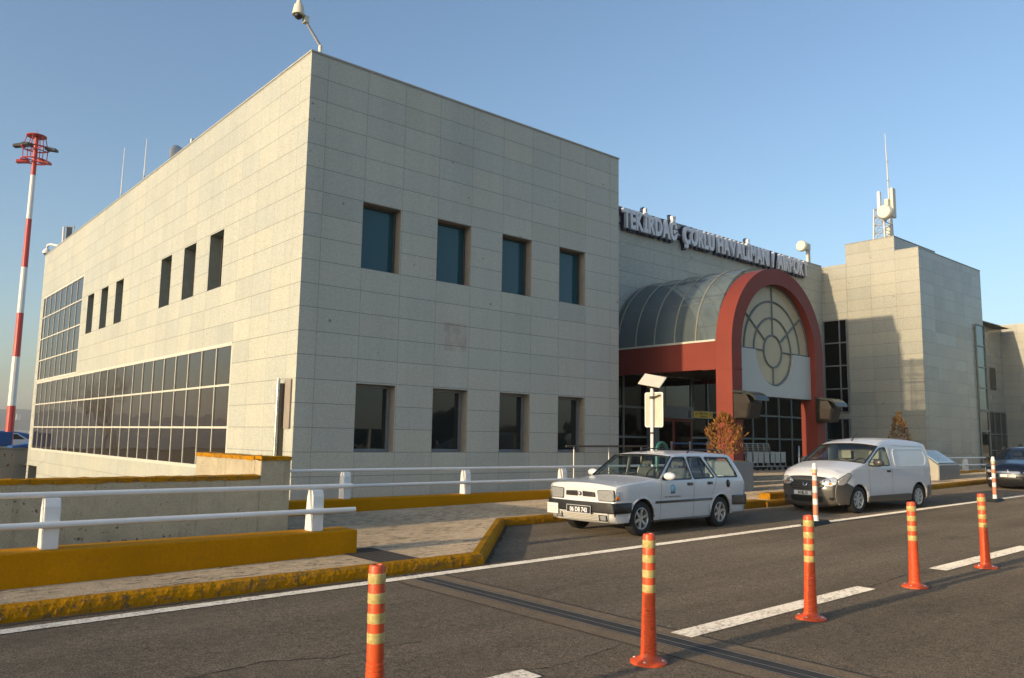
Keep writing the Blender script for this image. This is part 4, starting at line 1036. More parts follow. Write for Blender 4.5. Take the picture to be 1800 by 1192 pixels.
# yellow kerb blocks at the dropped crossing
for (x0, x1, y0, y1, h, lab) in ((16.9, 18.3, 10.45, 10.75, .27, 'bright yellow kerb block, the upper one, left of the white van'), (15.45, 16.38, 10.25, 10.55, .17, 'bright yellow kerb block, the lower one, behind the estate car')):
    r = empty('kerb_block', (x0, y0, zr(x0)), lab, 'kerb block', 'yellow kerb blocks at the crossing')
    mb = MB(); mb.box(0, x1 - x0, 0, y1 - y0, 0, h); mb.build('block', M['yellow_worn'], r, bevel=.02)

# ------------------------------------------------------------------ far left: mast, wall, apron traffic, bare tree
r = empty('floodlight_mast', (10.47, 69.2, -3.0), 'tall red and white banded floodlight mast left of the terminal', 'mast')
HM = 27.0
bands = [(0, 6.35, 'mast_red'), (6.35, 10.0, 'mast_white'), (10.0, 13.3, 'mast_red'), (13.3, 16.8, 'mast_white'), (16.8, 20.55, 'mast_red'), (20.55, 24.0, 'mast_white'), (24.0, HM, 'mast_red')]
for a, b, mm in bands:
    ra = .31 - .15 * a / HM; rb = .31 - .15 * b / HM
    mb = MB(); mb.lathe([(ra, a), (rb, b)], seg=12); mb.build('mast_section', M[mm], r, smooth=25)
mb = MB()
for zz, rad in ((HM + .1, .66), (HM - .85, .95), (HM - 1.85, .92)):
    mb.tube([(rad * math.cos(2 * PI * i / 20), rad * math.sin(2 * PI * i / 20), zz) for i in range(21)], .055, 6)
    for k in range(4): t = k * PI / 2 + .4; mb.tube([(.15 * math.cos(t), .15 * math.sin(t), zz), (rad * math.cos(t), rad * math.sin(t), zz)], .04, 5)
for k in range(6):
    t = k * PI / 3; mb.tube([(.80 * math.cos(t), .80 * math.sin(t), HM - 1.85), (.84 * math.cos(t), .84 * math.sin(t), HM - .85), (.62 * math.cos(t), .62 * math.sin(t), HM + .1)], .035, 5)
mb.lathe([(0, HM + .14), (.64, HM + .10), (.64, HM + .06), (0, HM + .05)], seg=16)
mb.tube([(0, 0, HM), (0, 0, HM + .6)], .02, 5)
mb.build('head_frame', M['mast_red'], r, smooth=30)
for k, (t, zz, mm) in enumerate(((2.5, HM - .6, 'black'), (-.65, HM - .85, 'black'), (-2.2, HM - .9, 'black'), (2.7, HM - 1.9, 'mast_red'), (-.7, HM - 1.9, 'mast_red'))):
    d = Vector((math.cos(t), math.sin(t), 0)); p = d * (1.2 if zz > HM - 1.5 else .8) + Vector((0, 0, zz)); s_ = Vector((-d.y, d.x, 0)) * .24; L = d * .42; u_ = Vector((0, 0, .14)); dz = Vector((0, 0, -.10))
    mb = MB(); mb.hexa([p - L - s_ - u_, p + L - s_ - u_ + dz, p + L + s_ - u_ + dz, p - L + s_ - u_], [p - L - s_ + u_, p + L - s_ + u_ * .5 + dz, p + L + s_ + u_ * .5 + dz, p - L + s_ + u_]); mb.build('floodlight', M[mm], r, bevel=.03)

r = empty('retaining_wall', (0, 46.0, -3), 'grey panelled retaining wall beyond the sunken yard', 'wall')
mb = MB(); mb.box(-45, 9.0, 0, .3, 0, 3.62)
mb.build('wall', granite('grey_wall_panels', (0.27, 0.255, 0.22), pw=1.5, ph=1.2), r)
mb = MB(); mb.box(-45, 9.0, -.03, .33, 3.62, 3.70); mb.build('coping', M['wall_grey'], r)
r = empty('shipping_container', (9.0, 62, -.1), 'blue box body standing on the apron beyond the grey wall', 'container')
mb = MB(); mb.box(-6, .6, 0, 2.4, .62, 1.55); mb.build('box', M['blue_box'], r, bevel=.04)
mb = MB(); mb.box(.1, .4, -.05, -.01, -.2, .6); mb.box(-3, -2.7, -.05, -.01, -.2, .6); mb.box(-6, .6, .1, 2.3, .3, .6); mb.build('chassis', M['galv'], r)
def far_car(loc, label, col):
    r = empty('parked_car', loc, label, 'car', 'cars far away on the apron')
    mb = MB(); mb.prism([(-2.1, .25), (-2.15, .7), (-1.3, .85), (-.7, 1.38), (.7, 1.4), (1.5, .9), (2.1, .8), (2.1, .25)], 'y', -.8, .8); mb.build('body', col, r, bevel=.05)
    mb = MB(); mb.prism([(-1.15, .88), (-.65, 1.32), (.65, 1.34), (1.25, .92)], 'y', -.815, .815); mb.build('window', M['glass_low'], r)
    for x in (-1.35, 1.3):
        for y in (-.76, .76):
            mb = MB(); mb.lathe([(0, -.1), (.3, -.1), (.3, .1), (0, .1)], (x, y, .3), axis='y', seg=12); mb.build('wheel', M['rubber'], r)
    return r
far_car((11.0, 58, -.1), 'blue car parked on the apron beyond the grey wall', M['blue_box'])
far_car((11.6, 78, -.1), 'white car parked on the apron beyond the grey wall', M['car_white'])
r = empty('light_aircraft', (12.2, 80, -.1), 'small aircraft with white and blue tail fin on the apron', 'aircraft')
mb = MB(); mb.tube([(-6, 0, 1.0), (-4.5, 0, 1.1), (0, 0, 1.0), (1.5, 0, 1.1), (2.2, 0, 1.2)], [.05, .5, .6, .25, .1], 12); mb.build('fuselage', M['blue_box'], r, smooth=True)
mb = MB(); mb.prism([(1.2, 1.15), (2.3, 1.15), (2.45, 2.5), (2.0, 2.5)], 'y', -.05, .05); mb.build('tail_fin', M['white'], r)
mb = MB(); mb.prism([(1.7, 1.5), (2.2, 1.5), (2.25, 2.0), (2.0, 2.1)], 'y', -.06, .06); mb.build('emblem', M['blue'], r)
mb = MB(); mb.box(-3.6, -2.2, -5, 5, 1.5, 1.6); mb.build('wing', M['white'], r)
for i, (a, d, w) in enumerate(((79.0, 2050, 8), (79.7, 2150, 6), (81.0, 2200, 9))):
    a = math.radians(a); x, y = d * math.cos(a), d * math.sin(a)
    r = empty('hillside_house', (x, y, 22 + 7 * (i % 3)), 'pale house on the hazy hillside left of the terminal', 'house', 'houses on the far hillside')
    mb = MB(); mb.box(-w / 2, w / 2, -4, 4, -12, 2.2); mb.build('wall', M['grey_panel'], r)
    mb = MB(); mb.prism([(-4.5, 2.2), (4.5, 2.2), (0, 4.2)], 'x', -w / 2, w / 2); mb.build('roof', M['red'], r)

def bare_tree(loc, h, label, seed, leaves=0, spread=.55):
    r = empty('bare_tree', loc, label, 'tree', None); rd = random.Random(seed); mb = MB(); tips = []
    def grow(p, d, L, rad, lev):
        n = 4; pts = [p]; rs = [rad]
        for i in range(n):
            d = (d + Vector((rd.uniform(-.16, .16), rd.uniform(-.16, .16), rd.uniform(-.02, .10)))).normalized()
            p = p + d * L / n; pts.append(p); rs.append(rad * (1 - .5 * (i + 1) / n))
            if lev < 4 and (i > 0 or lev > 0):
                for _ in range(2 if lev < 2 else 1 + (rd.random() < .5)):
                    a = rd.uniform(0, 2 * PI); q = Vector((math.cos(a), math.sin(a), rd.uniform(-.1, .7))).normalized()
                    grow(p, (d * (1 - spread) + q * spread).normalized(), L * rd.uniform(.45, .68), rs[-1] * .55, lev + 1)
        mb.tube(pts, rs, 6 if lev < 2 else 4, caps=False)
        if lev >= 3: tips.append((p, d))
    grow(Vector((0, 0, 0)), Vector((0, 0, 1)), h * .5, h * .018, 0)
    mb.build('trunk', M['trunk'], r)
    if leaves:
        m2 = MB()
        for _ in range(leaves):
            p, d = rd.choice(tips); p = p + Vector((rd.uniform(-.06, .06), rd.uniform(-.06, .06), rd.uniform(-.06, .06))); a = Vector((rd.uniform(-1, 1), rd.uniform(-1, 1), rd.uniform(-1, 1))).normalized(); b = a.orthogonal().normalized()
            m2.quad(p - b * .02, p + a * .045, p + b * .025, p - a * .035)
        m2.build('foliage', M['dead_leaf'], r, fix=False)
    return r
bare_tree((2.1, 17.5, -3.0), 4.4, 'bare young tree with a few dead leaves behind the low yellow topped wall', 12, 160)
bare_tree((0.2, 59.0, -.1), 7.5, 'leafless tree left of the picture mirrored in the curtain wall', 5)

def street_lamp(loc, label):
    r = empty('street_lamp', loc, label, 'lamp', 'street lamps across the road')
    mb = MB(); mb.tube([(0, 0, 0), (0, 0, 3.2), (-.05, .02, 5.2), (-.5, .4, 5.9), (-1.1, .9, 6.1)], [.10, .085, .07, .05, .04], 10); mb.build('pole', M['white'], r, smooth=True)
    mb = MB(); mb.box(-1.75, -1.05, .75, 1.05, 6.05, 6.18); mb.build('lamp_head', M['galv'], r, bevel=.03)
street_lamp((26.0, -12.3, zr(26) - .06), 'pale street lamp across the road, mirrored in the first lower window')
street_lamp((33.6, -12.3, zr(33) - .06), 'pale street lamp across the road, mirrored in the second lower window')
# two people behind the dark car
def person(loc, label, bend, rz, hair=True):
    r = empty('person', loc, label, 'person', None, rz)
    me = bpy.data.meshes.new('body'); bm = bmesh.new(); J = {}; lay_ = bm.verts.layers.skin.verify()
    def v(n, x, y, z): J[n] = bm.verts.new((x, y, z)); return J[n]
    lean = bend
    def tp(h, y=0.0): return (math.sin(lean) * h, y, .42 + math.cos(lean) * h)
    HZ = .42
    v('pel', 0, 0, HZ); v('sp', *tp(.22)); v('ch', *tp(.42)); v('nk', *tp(.56)); v('hd0', *tp(.63)); v('hd1', *[a + b for a, b in zip(tp(.73), (.02, 0, 0))])
    for s, y in (('l', .18), ('r', -.18)):
        v('sh' + s, *tp(.48, y)); e = tp(.46, y * 1.1); v('el' + s, e[0] + .03, e[1], e[2] - .28); v('wr' + s, e[0] + .10, e[1] * .9, e[2] - .52)
        v('hip' + s, 0, y * .6, .40); v('kn' + s, .40, y * 1.1, .50); v('an' + s, .06, y * .8, .09); v('to' + s, .24, y * .9, .04)
    E_ = [('pel', 'sp'), ('sp', 'ch'), ('ch', 'nk'), ('nk', 'hd0'), ('hd0', 'hd1')]
    for s in 'lr': E_ += [('ch', 'sh' + s), ('sh' + s, 'el' + s), ('el' + s, 'wr' + s), ('pel', 'hip' + s), ('hip' + s, 'kn' + s), ('kn' + s, 'an' + s), ('an' + s, 'to' + s)]
    for a, b in E_: bm.edges.new((J[a], J[b]))
    R_ = {'pel': .14, 'sp': .13, 'ch': .145, 'nk': .055, 'hd0': .08, 'hd1': .085}
    for n, vv in J.items():
        rr_ = R_.get(n) or {'sh': .07, 'el': .05, 'wr': .035, 'hi': .085, 'kn': .06, 'an': .045, 'to': .04}[n[:2]]
        vv[lay_].radius = (rr_, rr_); vv[lay_].use_root = n == 'pel'
    bm.to_mesh(me); bm.free(); me.materials.append(M['cloth'])
    o = bpy.data.objects.new('body', me); COL.objects.link(o); o.parent = r
    o.modifiers.new('skin', 'SKIN'); s_ = o.modifiers.new('sub', 'SUBSURF'); s_.levels = 1; s_.render_levels = 2
    hp = tp(.74)
    mb = MB(); mb.sphere((hp[0] + .045, hp[1], hp[2] - .01), .09, .078, .115); mb.sphere((hp[0] + .14, 0, hp[2] - .02), .018, .014, .022); mb.build('face', M['skin'], r, smooth=True)
    mb = MB(); mb.sphere((hp[0] + .01, hp[1], hp[2] + .025), .112, .095, .12, z0=-.55, z1=1); mb.build('hair', M['hair'], r, smooth=True)
    return r
person((39.1, 12.75, zr(38) + PZ), 'dark haired person in dark clothes crouching behind the dark car', .80, .3)
person((41.3, 12.75, zr(39) + PZ), 'dark haired person behind the dark car, cut by the right picture edge', .62, .3)

# ------------------------------------------------------------------ vehicles
# A vehicle is built nose at x = 0 pointing to -X, x growing to the rear; its skin is two side sheets and one strip over nose, bonnet, roof and tail.
class Car:
    def __init__(s, root, W, wfun, prof, crown):
        s.r, s.W, s.w, s.prof, s.crown = root, W, wfun, prof, crown
    def side_mesh(s, outer, holes, mats, name, parent=None, inset=0.0, thick=.02, sides=(-1, 1), step=.16, smooth=True):
        obs = []
        bm = bmesh.new()
        for sd in sides:
            loops = [[Vector((x, z, 0)) for x, z in outer]] + [[Vector((x, z, 0)) for x, z in h] for h in holes]
            flat = [p for l in loops for p in l]
            tb = bmesh.new(); vs_ = [tb.verts.new((p.x, 0, p.y)) for p in flat]
            for t in tessellate_polygon(loops):
                try: tb.faces.new([vs_[i] for i in t])
                except ValueError: pass
            x0, x1 = min(p.x for p in flat), max(p.x for p in flat); z0, z1 = min(p.y for p in flat), max(p.y for p in flat)
            for q in (.075, .09, .105, .125, .15, .18, .215, .25, .30, .35, .40, .46, .52):
                if x0 < q < x1: bmesh.ops.bisect_plane(tb, geom=tb.verts[:] + tb.edges[:] + tb.faces[:], plane_co=(q, 0, 0), plane_no=(1, 0, 0))
            q = math.ceil(x0 / step) * step
            while q < x1:
                gm = tb.verts[:] + tb.edges[:] + tb.faces[:]; bmesh.ops.bisect_plane(tb, geom=gm, plane_co=(q, 0, 0), plane_no=(1, 0, 0)); q += step
            q = math.ceil(z0 / (step * .6)) * step * .6
            while q < z1:
                gm = tb.verts[:] + tb.edges[:] + tb.faces[:]; bmesh.ops.bisect_plane(tb, geom=gm, plane_co=(0, 0, q), plane_no=(0, 0, 1)); q += step * .6
            for v in tb.verts: v.co.y = sd * (s.w(v.co.x, v.co.z) + inset)
            bmesh.ops.recalc_face_normals(tb, faces=tb.faces)
            sm = sum(f.normal.y * f.calc_area() for f in tb.faces)
            if sm * sd < 0: bmesh.ops.reverse_faces(tb, faces=tb.faces)
            me = bpy.data.meshes.new('tmp'); tb.to_mesh(me); tb.free(); bm.from_mesh(me); bpy.data.meshes.remove(me)
        me = bpy.data.meshes.new(name); bm.to_mesh(me); bm.free()
        for m in (mats if isinstance(mats, (list, tuple)) else [mats]): me.materials.append(m)
        if smooth:
            me.polygons.foreach_set('use_smooth', [True] * len(me.polygons))
            me.set_sharp_from_angle(angle=math.radians(35))
        o = bpy.data.objects.new(name, me); COL.objects.link(o); o.parent = parent or s.r
        if thick:
            m = o.modifiers.new('solidify', 'SOLIDIFY'); m.thickness = thick; m.offset = -1
        return o
    def strip(s, i0, i1, mat, name, parent=None, proud=0.0, thick=.02, wscale=1.0, rows=10, smooth=True):
        P = s.prof; grid = []
        for i in range(i0, i1 + 1):
            x, z = P[i][:2]; a = P[max(0, i - 1)]; b = P[min(len(P) - 1, i + 1)]
            d = Vector((b[0] - a[0], b[1] - a[1])); d.normalize(); n = Vector((-d.y, d.x))
            c = s.crown(x, z); w = s.w(x, z) * wscale; row = []
            for k in range(-rows, rows + 1):
                f = k / rows; h = c * (1 - abs(f) ** 2.4) + proud
                row.append((x + n.x * h, f * w, z + n.y * h))
            grid.append(row)
        mb = MB()
        for a, b in zip(grid, grid[1:]):
            for k in range(2 * rows): mb.quad(a[k], a[k + 1], b[k + 1], b[k])
        o = mb.build(name, mat, parent or s.r, fix=False)
        bm = bmesh.new(); bm.from_mesh(o.data); bmesh.ops.remove_doubles(bm, verts=bm.verts, dist=.0005)
        bmesh.ops.recalc_face_normals(bm, faces=bm.faces)
        ctr = Vector((P[len(P) // 2][0], 0, .6))
        sm = sum(((f.calc_center_median() - Vector((2.1, 0, .7))).dot(f.normal)) * f.calc_area() for f in bm.faces)
        if sm < 0: bmesh.ops.reverse_faces(bm, faces=bm.faces)
        bm.to_mesh(o.data); bm.free()
        if smooth:
            o.data.polygons.foreach_set('use_smooth', [True] * len(o.data.polygons)); o.data.set_sharp_from_angle(angle=math.radians(38))
        if thick:
            m = o.modifiers.new('solidify', 'SOLIDIFY'); m.thickness = thick; m.offset = -1
        return o
    def front_x(s, y, z):                     # x of the nose skin at height z, lateral y
        P = s.prof; pts = []
        for i, (x, zz) in enumerate(P):
            if x > 1.2: break
            a = P[max(0, i - 1)]; b = P[i + 1]; d = Vector((b[0] - a[0], b[1] - a[1])).normalized(); n = Vector((-d.y, d.x))
            h = s.crown(x, zz) * (1 - min(1, abs(y) / s.w(x, zz)) ** 2.4); pts.append((x + n.x * h, zz + n.y * h))
        best = None
        for a, b in zip(pts, pts[1:]):
            lo, hi = min(a[1], b[1]), max(a[1], b[1])
            if lo <= z <= hi and hi > lo:
                x = a[0] + (b[0] - a[0]) * (z - a[1]) / (b[1] - a[1]); best = x if best is None else min(best, x)
        return best if best is not None else pts[0][0]
    def front_patch(s, poly, mat, name, parent=None, proud=.012, thick=.02, step=.07):
        tb = bmesh.new(); vs_ = [tb.verts.new((0, y, z)) for y, z in poly]
        for t in tessellate_polygon([[Vector((y, z, 0)) for y, z in poly]]): tb.faces.new([vs_[i] for i in t])
        y0, y1 = min(p[0] for p in poly), max(p[0] for p in poly); z0, z1 = min(p[1] for p in poly), max(p[1] for p in poly)
        for ax, lo, hi in ((1, y0, y1), (2, z0, z1)):
            q = math.ceil(lo / step) * step
            while q < hi:
                no = [0, 0, 0]; no[ax] = 1; co = [0, 0, 0]; co[ax] = q
                bmesh.ops.bisect_plane(tb, geom=tb.verts[:] + tb.edges[:] + tb.faces[:], plane_co=co, plane_no=no); q += step
        for v in tb.verts: v.co.x = s.front_x(v.co.y, v.co.z) - proud
        bmesh.ops.recalc_face_normals(tb, faces=tb.faces)
        if sum(f.normal.x * f.calc_area() for f in tb.faces) > 0: bmesh.ops.reverse_faces(tb, faces=tb.faces)
        me = bpy.data.meshes.new(name); tb.to_mesh(me); tb.free(); me.materials.append(mat)
        me.polygons.foreach_set('use_smooth', [True] * len(me.polygons))
        o = bpy.data.objects.new(name, me); COL.objects.link(o); o.parent = parent or s.r
        m = o.modifiers.new('solidify', 'SOLIDIFY'); m.thickness = thick; m.offset = -1
        return o
def resample(pts, step=.07):
    out = [pts[0]]
    for a, b in zip(pts, pts[1:]):
        n = max(1, int(math.hypot(b[0] - a[0], b[1] - a[1]) / step))
        for i in range(1, n + 1): out.append((a[0] + (b[0] - a[0]) * i / n, a[1] + (b[1] - a[1]) * i / n))
    return out
def smooth_poly(pts, it=2, keep=()):
    for _ in range(it):
        o = [pts[0]]
        for a, b in zip(pts, pts[1:]):
            o.append((a[0] * .75 + b[0] * .25, a[1] * .75 + b[1] * .25)); o.append((a[0] * .25 + b[0] * .75, a[1] * .25 + b[1] * .75))
        o.append(pts[-1]); pts = o
    return pts
def rounded(poly, r=.04, n=3):
    out = []; k = len(poly)
    for i in range(k):
        p0, p, p1 = Vector(poly[i - 1]), Vector(poly[i]), Vector(poly[(i + 1) % k])
        a = (p0 - p); b = (p1 - p); ra = min(r, a.length * .45); rb = min(r, b.length * .45)
        A = p + a.normalized() * ra; B = p + b.normalized() * rb
        for j in range(n + 1):
            t = j / n; q = A * (1 - t) ** 2 + p * 2 * t * (1 - t) + B * t ** 2; out.append((q.x, q.y))
    return out
def grow_poly(poly, d):
    k = len(poly); out = []
    area = sum(poly[i][0] * poly[(i + 1) % k][1] - poly[(i + 1) % k][0] * poly[i][1] for i in range(k)); sg = 1 if area > 0 else -1
    for i in range(k):
        a, b, c = Vector(poly[i - 1]), Vector(poly[i]), Vector(poly[(i + 1) % k])
        n1 = Vector(((b - a).y, -(b - a).x)).normalized() * sg; n2 = Vector(((c - b).y, -(c - b).x)).normalized() * sg
        n = (n1 + n2); n = n / max(.5, n.length_squared / 2) if n.length > 1e-6 else n1
        q = b + n * d; out.append((q.x, q.y))
    return out
def wheel(root, x, y, r, wd, sd, spokes, rim_r, alloy=M['alloy'], tilt=0.0):
    t = MB(); h = wd / 2
    t.lathe([(rim_r, -h * .9), (r * .86, -h), (r * .96, -h * .88), (r, -h * .6), (r, h * .6), (r * .96, h * .88), (r * .86, h), (rim_r, h * .9), (rim_r * .96, h * .5), (rim_r * .96, -h * .5)], axis='y', seg=36)
    w = t.build('wheel', M['rubber'], root, smooth=50); w.location = (x, y, r)
    m = MB(); f = sd * h
    m.lathe([(rim_r + .004, f * .93), (rim_r * .97, f * .97), (rim_r * .90, f * .80), (rim_r * .88, f * .2)], axis='y', seg=36)
    m.lathe([(0, f * .80), (rim_r * .16, f * .80), (rim_r * .22, f * .70), (rim_r * .24, f * .5)], axis='y', seg=16)
    for k in range(spokes):
        a = 2 * PI * k / spokes + .3; ca, sa = math.cos(a), math.sin(a)
        def P(rad, off, d): return (ca * rad - sa * off, f * d, sa * rad + ca * off)
        i, o = rim_r * .18, rim_r * .93
        b = [P(i, -rim_r * .13, .45), P(o, -rim_r * .16, .55), P(o, rim_r * .16, .55), P(i, rim_r * .13, .45)]
        tt = [P(i, -rim_r * .11, .76), P(o, -rim_r * .12, .86), P(o, rim_r * .12, .86), P(i, rim_r * .11, .76)]
        m.hexa(b, tt)
    m.build('rim', alloy, w, smooth=30)
    m = MB(); m.lathe([(0, f * .25), (rim_r * .9, f * .25), (rim_r * .9, f * .2), (0, f * .2)], axis='y', seg=24); m.build('brake_disc', M['dark'], w)
    return w
def seat(root, x, y, z, mat, w=.46, hr=True):
    mb = MB(); mb.box(x - .25, x + .22, y - w / 2, y + w / 2, z, z + .16)
    mb.hexa([(x + .14, y - w / 2, z + .10), (x + .26, y - w / 2, z + .10), (x + .26, y + w / 2, z + .10), (x + .14, y + w / 2, z + .10)], [(x + .30, y - w * .42, z + .62), (x + .40, y - w * .42, z + .62), (x + .40, y + w * .42, z + .62), (x + .30, y + w * .42, z + .62)])
    o = mb.build('seat', mat, root, bevel=.04)
    if hr:
        mb = MB(); mb.box(x + .33, x + .41, y - .13, y + .13, z + .66, z + .86); mb.tube([(x + .37, y - .06, z + .58), (x + .37, y - .06, z + .68)], .008, 6); mb.tube([(x + .37, y + .06, z + .58), (x + .37, y + .06, z + .68)], .008, 6)
        mb.build('headrest', mat, o, bevel=.03)
    return o
def steering(root, x, y, z, r=.18):
    mb = MB(); t = math.radians(28)
    mb.tube([(x - math.sin(t) * r * math.sin(a) * -1, y + r * math.cos(a), z + math.cos(t) * r * math.sin(a)) for a in [2 * PI * i / 24 for i in range(25)]], .014, 6)
    mb.tube([(x, y - r, z), (x, y + r, z)], .016, 6); mb.tube([(x, y, z), (x + .0, y, z - r)], .016, 6)
    mb.build('steering_wheel', M['black'], root, smooth=True)
def arch_pts(xc, r, z0, rev=False, n=18, zc=.29):
    a0 = math.asin(max(-1, min(1, (z0 - zc) / r)))
    p = [(xc + r * math.cos(a), zc + r * math.sin(a)) for a in [PI - a0 - (PI - 2 * a0) * i / n for i in range(n + 1)]]
    return p[::-1] if rev else p
def plate(car, y0, y1, z0, z1, txt, fg, bgm, proud, size, strip=None, sx=.8, dz=.022):
    poly = [(y0, z0), (y1, z0), (y1, z1), (y0, z1)]
    xm = min(car.front_x(y, (z0 + z1) / 2) for y in (y0, (y0 + y1) / 2, y1)) - proud
    mb = MB(); mb.box(xm, xm + .02, y0, y1, z0, z1); p = mb.build('number_plate', bgm, car.r)
    mb = MB()
    # facing -X the reader sees +y on the left
    text_into(mb, txt, lambda a, b: (xm - .003, (y0 + y1) / 2 - a - (.025 if strip else 0), z0 + dz + b), size, .004, sx)
    mb.build('lettering', fg, p)
    if strip:
        mb = MB(); mb.box(xm - .002, xm + .01, y1 - .045, y1 - .001, z0 + .002, z1 - .002); mb.build('blue_strip', strip, p)
    mb = MB(); e = .006
    for a in ((y0, y1, z0, z0 + e), (y0, y1, z1 - e, z1), (y0, y0 + e, z0, z1), (y1 - e, y1, z0, z1)): mb.box(xm - .004, xm + .004, *a)
    mb.build('frame', fg if bgm is M['black'] else M['black'], p)
    return p

def estate_car(loc, rz, label):
    r = empty('estate_car', loc, label, 'car', None, rz)
    L = 4.20
    def w(x, z):
        b = .80
        b -= max(0, .95 - z) * 0 + max(0, .55 - z) ** 2 * .22
        if x < .5: b -= (.5 - x) ** 2 * .30
        if x > 3.7: b -= (x - 3.7) ** 2 * .28
        if z > .90: b -= (z - .90) * .33
        if z > 1.33: b -= (z - 1.33) ** 2 * 7.0
        if .60 < z < .92: b += .012 * math.sin((z - .60) / .32 * PI)
        return b
    def crown(x, z):
        if x < .16 and z < .84: return .055
        if 1.15 < x < 1.75 and z > .92: return .045
        if z > 1.3: return .04
        if x > 3.85: return .05
        return .035
    nose = [(.13, .24), (.10, .34), (.085, .42), (.085, .56), (.10, .60), (.095, .70), (.085, .80)]
    bon = [(.11, .835), (.20, .855), (.5, .885), (.9, .915), (1.20, .945)]
    scr = [(1.24, .955), (1.76, 1.335)]
    rf = [(1.80, 1.352), (2.0, 1.378), (2.5, 1.398), (3.1, 1.398), (3.6, 1.372), (3.70, 1.352)]
    gate = [(3.74, 1.325), (4.02, .93), (4.08, .80), (4.11, .62), (4.11, .40), (4.06, .27)]
    A, B_, C_, D_, E_ = [resample(q) for q in (nose, bon, scr, rf, gate)]
    prof = A + B_ + C_ + D_ + E_
    iA, iB, iC, iD = len(A), len(A) + len(B_), len(A) + len(B_) + len(C_), len(A) + len(B_) + len(C_) + len(D_)
    car = Car(r, .8, w, prof, crown)
    XF, XR_, RW = .76, 3.18, .292
    under = [(4.06, .27), (3.62, .27)] + arch_pts(XR_, .345, .25, rev=True) + [(2.84, .215), (1.12, .215)] + arch_pts(XF, .345, .25, rev=True) + [(.40, .24), (.13, .24)]
    outer = prof + under[1:-1]
    w1 = [(1.34, .945), (1.83, 1.315), (2.17, 1.325), (2.235, .945)]
    w2 = [(2.32, .945), (2.265, 1.325), (2.70, 1.325), (2.98, .955)]
    w3 = [(2.83, 1.32), (3.60, 1.305), (3.80, .955), (3.09, .96)]
    wins = [rounded(q, .035) for q in (w1, w2, w3)]
    car.side_mesh(outer, wins, M['car_white'], 'body')
    car.strip(0, iB, M['car_white'], 'bonnet')
    car.strip(iC - 1, iD, M['car_white'], 'roof')
    # tailgate with a rear screen cut above .95
    k = next(i for i in range(iD, len(prof)) if prof[i][1] < .96)
    car.strip(k, len(prof) - 1, M['car_white'], 'tailgate')
    car.strip(iD, k, M['car_glass'], 'rear_screen', proud=-.01, thick=0)
    ws = car.strip(iB, iC - 1, M['car_glass'], 'windscreen', proud=-.004, thick=0, wscale=.985)
    for q in range(2):
        pass
    # black seal round the windscreen
    seal = MB()
    for sd in (-1, 1):
        seal.tube([(x, sd * w(x, z) * .985, z + .008) for x, z in C_], .016, 6)
    for x, z in (C_[0], C_[-1]): seal.tube([(x - .02 * 0 - (crown(x, z) * (1 - abs(f) ** 2.4)) * .55, f * w(x, z) * .985, z + crown(x, z) * (1 - abs(f) ** 2.4) * .8) for f in [i / 10 for i in range(-10, 11)]], .014, 6)
    seal.build('seal', M['black'], ws, smooth=True)
    for q, nm in zip((w1, w2, w3), ('side_window', 'side_window', 'side_window')):
        for sd in (-1, 1):
            gl = car.side_mesh(rounded(q, .035), [], M['car_glass'], nm, inset=-.014, thick=0, sides=(sd,))
            car.side_mesh(grow_poly(rounded(q, .035), .018), [rounded(grow_poly(q, -.008), .03)], M['black'], 'seal', gl, inset=.004, thick=.012, sides=(sd,))
            if q is w2:
                car.side_mesh([(2.60, 1.32), (2.625, 1.32), (2.685, .95), (2.66, .95)], [], M['black'], 'divider', gl, inset=-.004, thick=.012, sides=(sd,))
    # bumpers wrap round the ends
    bp = [(.115, .395), (.02, .41), (.012, .47), (.012, .54), (.03, .575), (.10, .585)]
    for (z0, z1, px, nm) in ((.40, .575, .065, 'front_bumper'),):
        bump_poly = [(.0, z0), (.42, z0 + .02), (.42, z1 - .01), (.0, z1)]
        b = car.front_patch([(-.77, z0), (.77, z0), (.77, z1), (-.77, z1)], M['black'], nm, proud=.05, thick=.06)
        for sd in (-1, 1): car.side_mesh([(.06, z0), (.43, z0 + .005), (.43, z1), (.06, z1)], [], M['black'], 'corner', b, inset=.03, thick=.04, sides=(sd,))
    b = None
    for sd in (-1, 1):
        c_ = car.side_mesh([(3.56, .42), (4.14, .40), (4.14, .60), (3.56, .60)], [], M['bumper'], 'rear_bumper' if b is None else 'corner', b, inset=.02, thick=.04, sides=(sd,)); b = b or c_
    k2 = [i for i in range(iD, len(prof)) if .40 < prof[i][1] < .62]
    car.strip(k2[0], k2[-1], M['black'], 'bumper_face', b, proud=.04, thick=.05, wscale=1.02)
    # lower apron with slats and fog lamps
    ap = car.front_patch([(-.60, .235), (.60, .235), (.62, .395), (-.62, .395)], M['car_white'], 'apron', proud=.02, thick=.03)
    for q in range(5):
        z = .262 + q * .026
        car.front_patch([(-.40, z), (.40, z), (.40, z + .010), (-.40, z + .010)], M['seat'], 'slat', ap, proud=.028, thick=.01)
    for sd in (-1, 1):
        car.front_patch([(sd * .42, .262), (sd * .60, .262), (sd * .60, .365), (sd * .42, .365)], M['black'], 'fog_recess', proud=.026, thick=.012)
        fo = car.front_patch(rounded([(sd * .45, .275), (sd * .575, .275), (sd * .575, .350), (sd * .45, .350)], .02), M['lens'], 'fog_lamp', proud=.034, thick=.02)
        hl = car.front_patch(rounded([(sd * .415, .605), (sd * .735, .605), (sd * .725, .775), (sd * .40, .765)], .03), M['lens'], 'headlight', proud=.022, thick=.05)
        car.front_patch(rounded([(sd * .405, .595), (sd * .755, .595), (sd * .745, .787), (sd * .388, .777)], .03), M['black'], 'surround', hl, proud=.010, thick=.02)
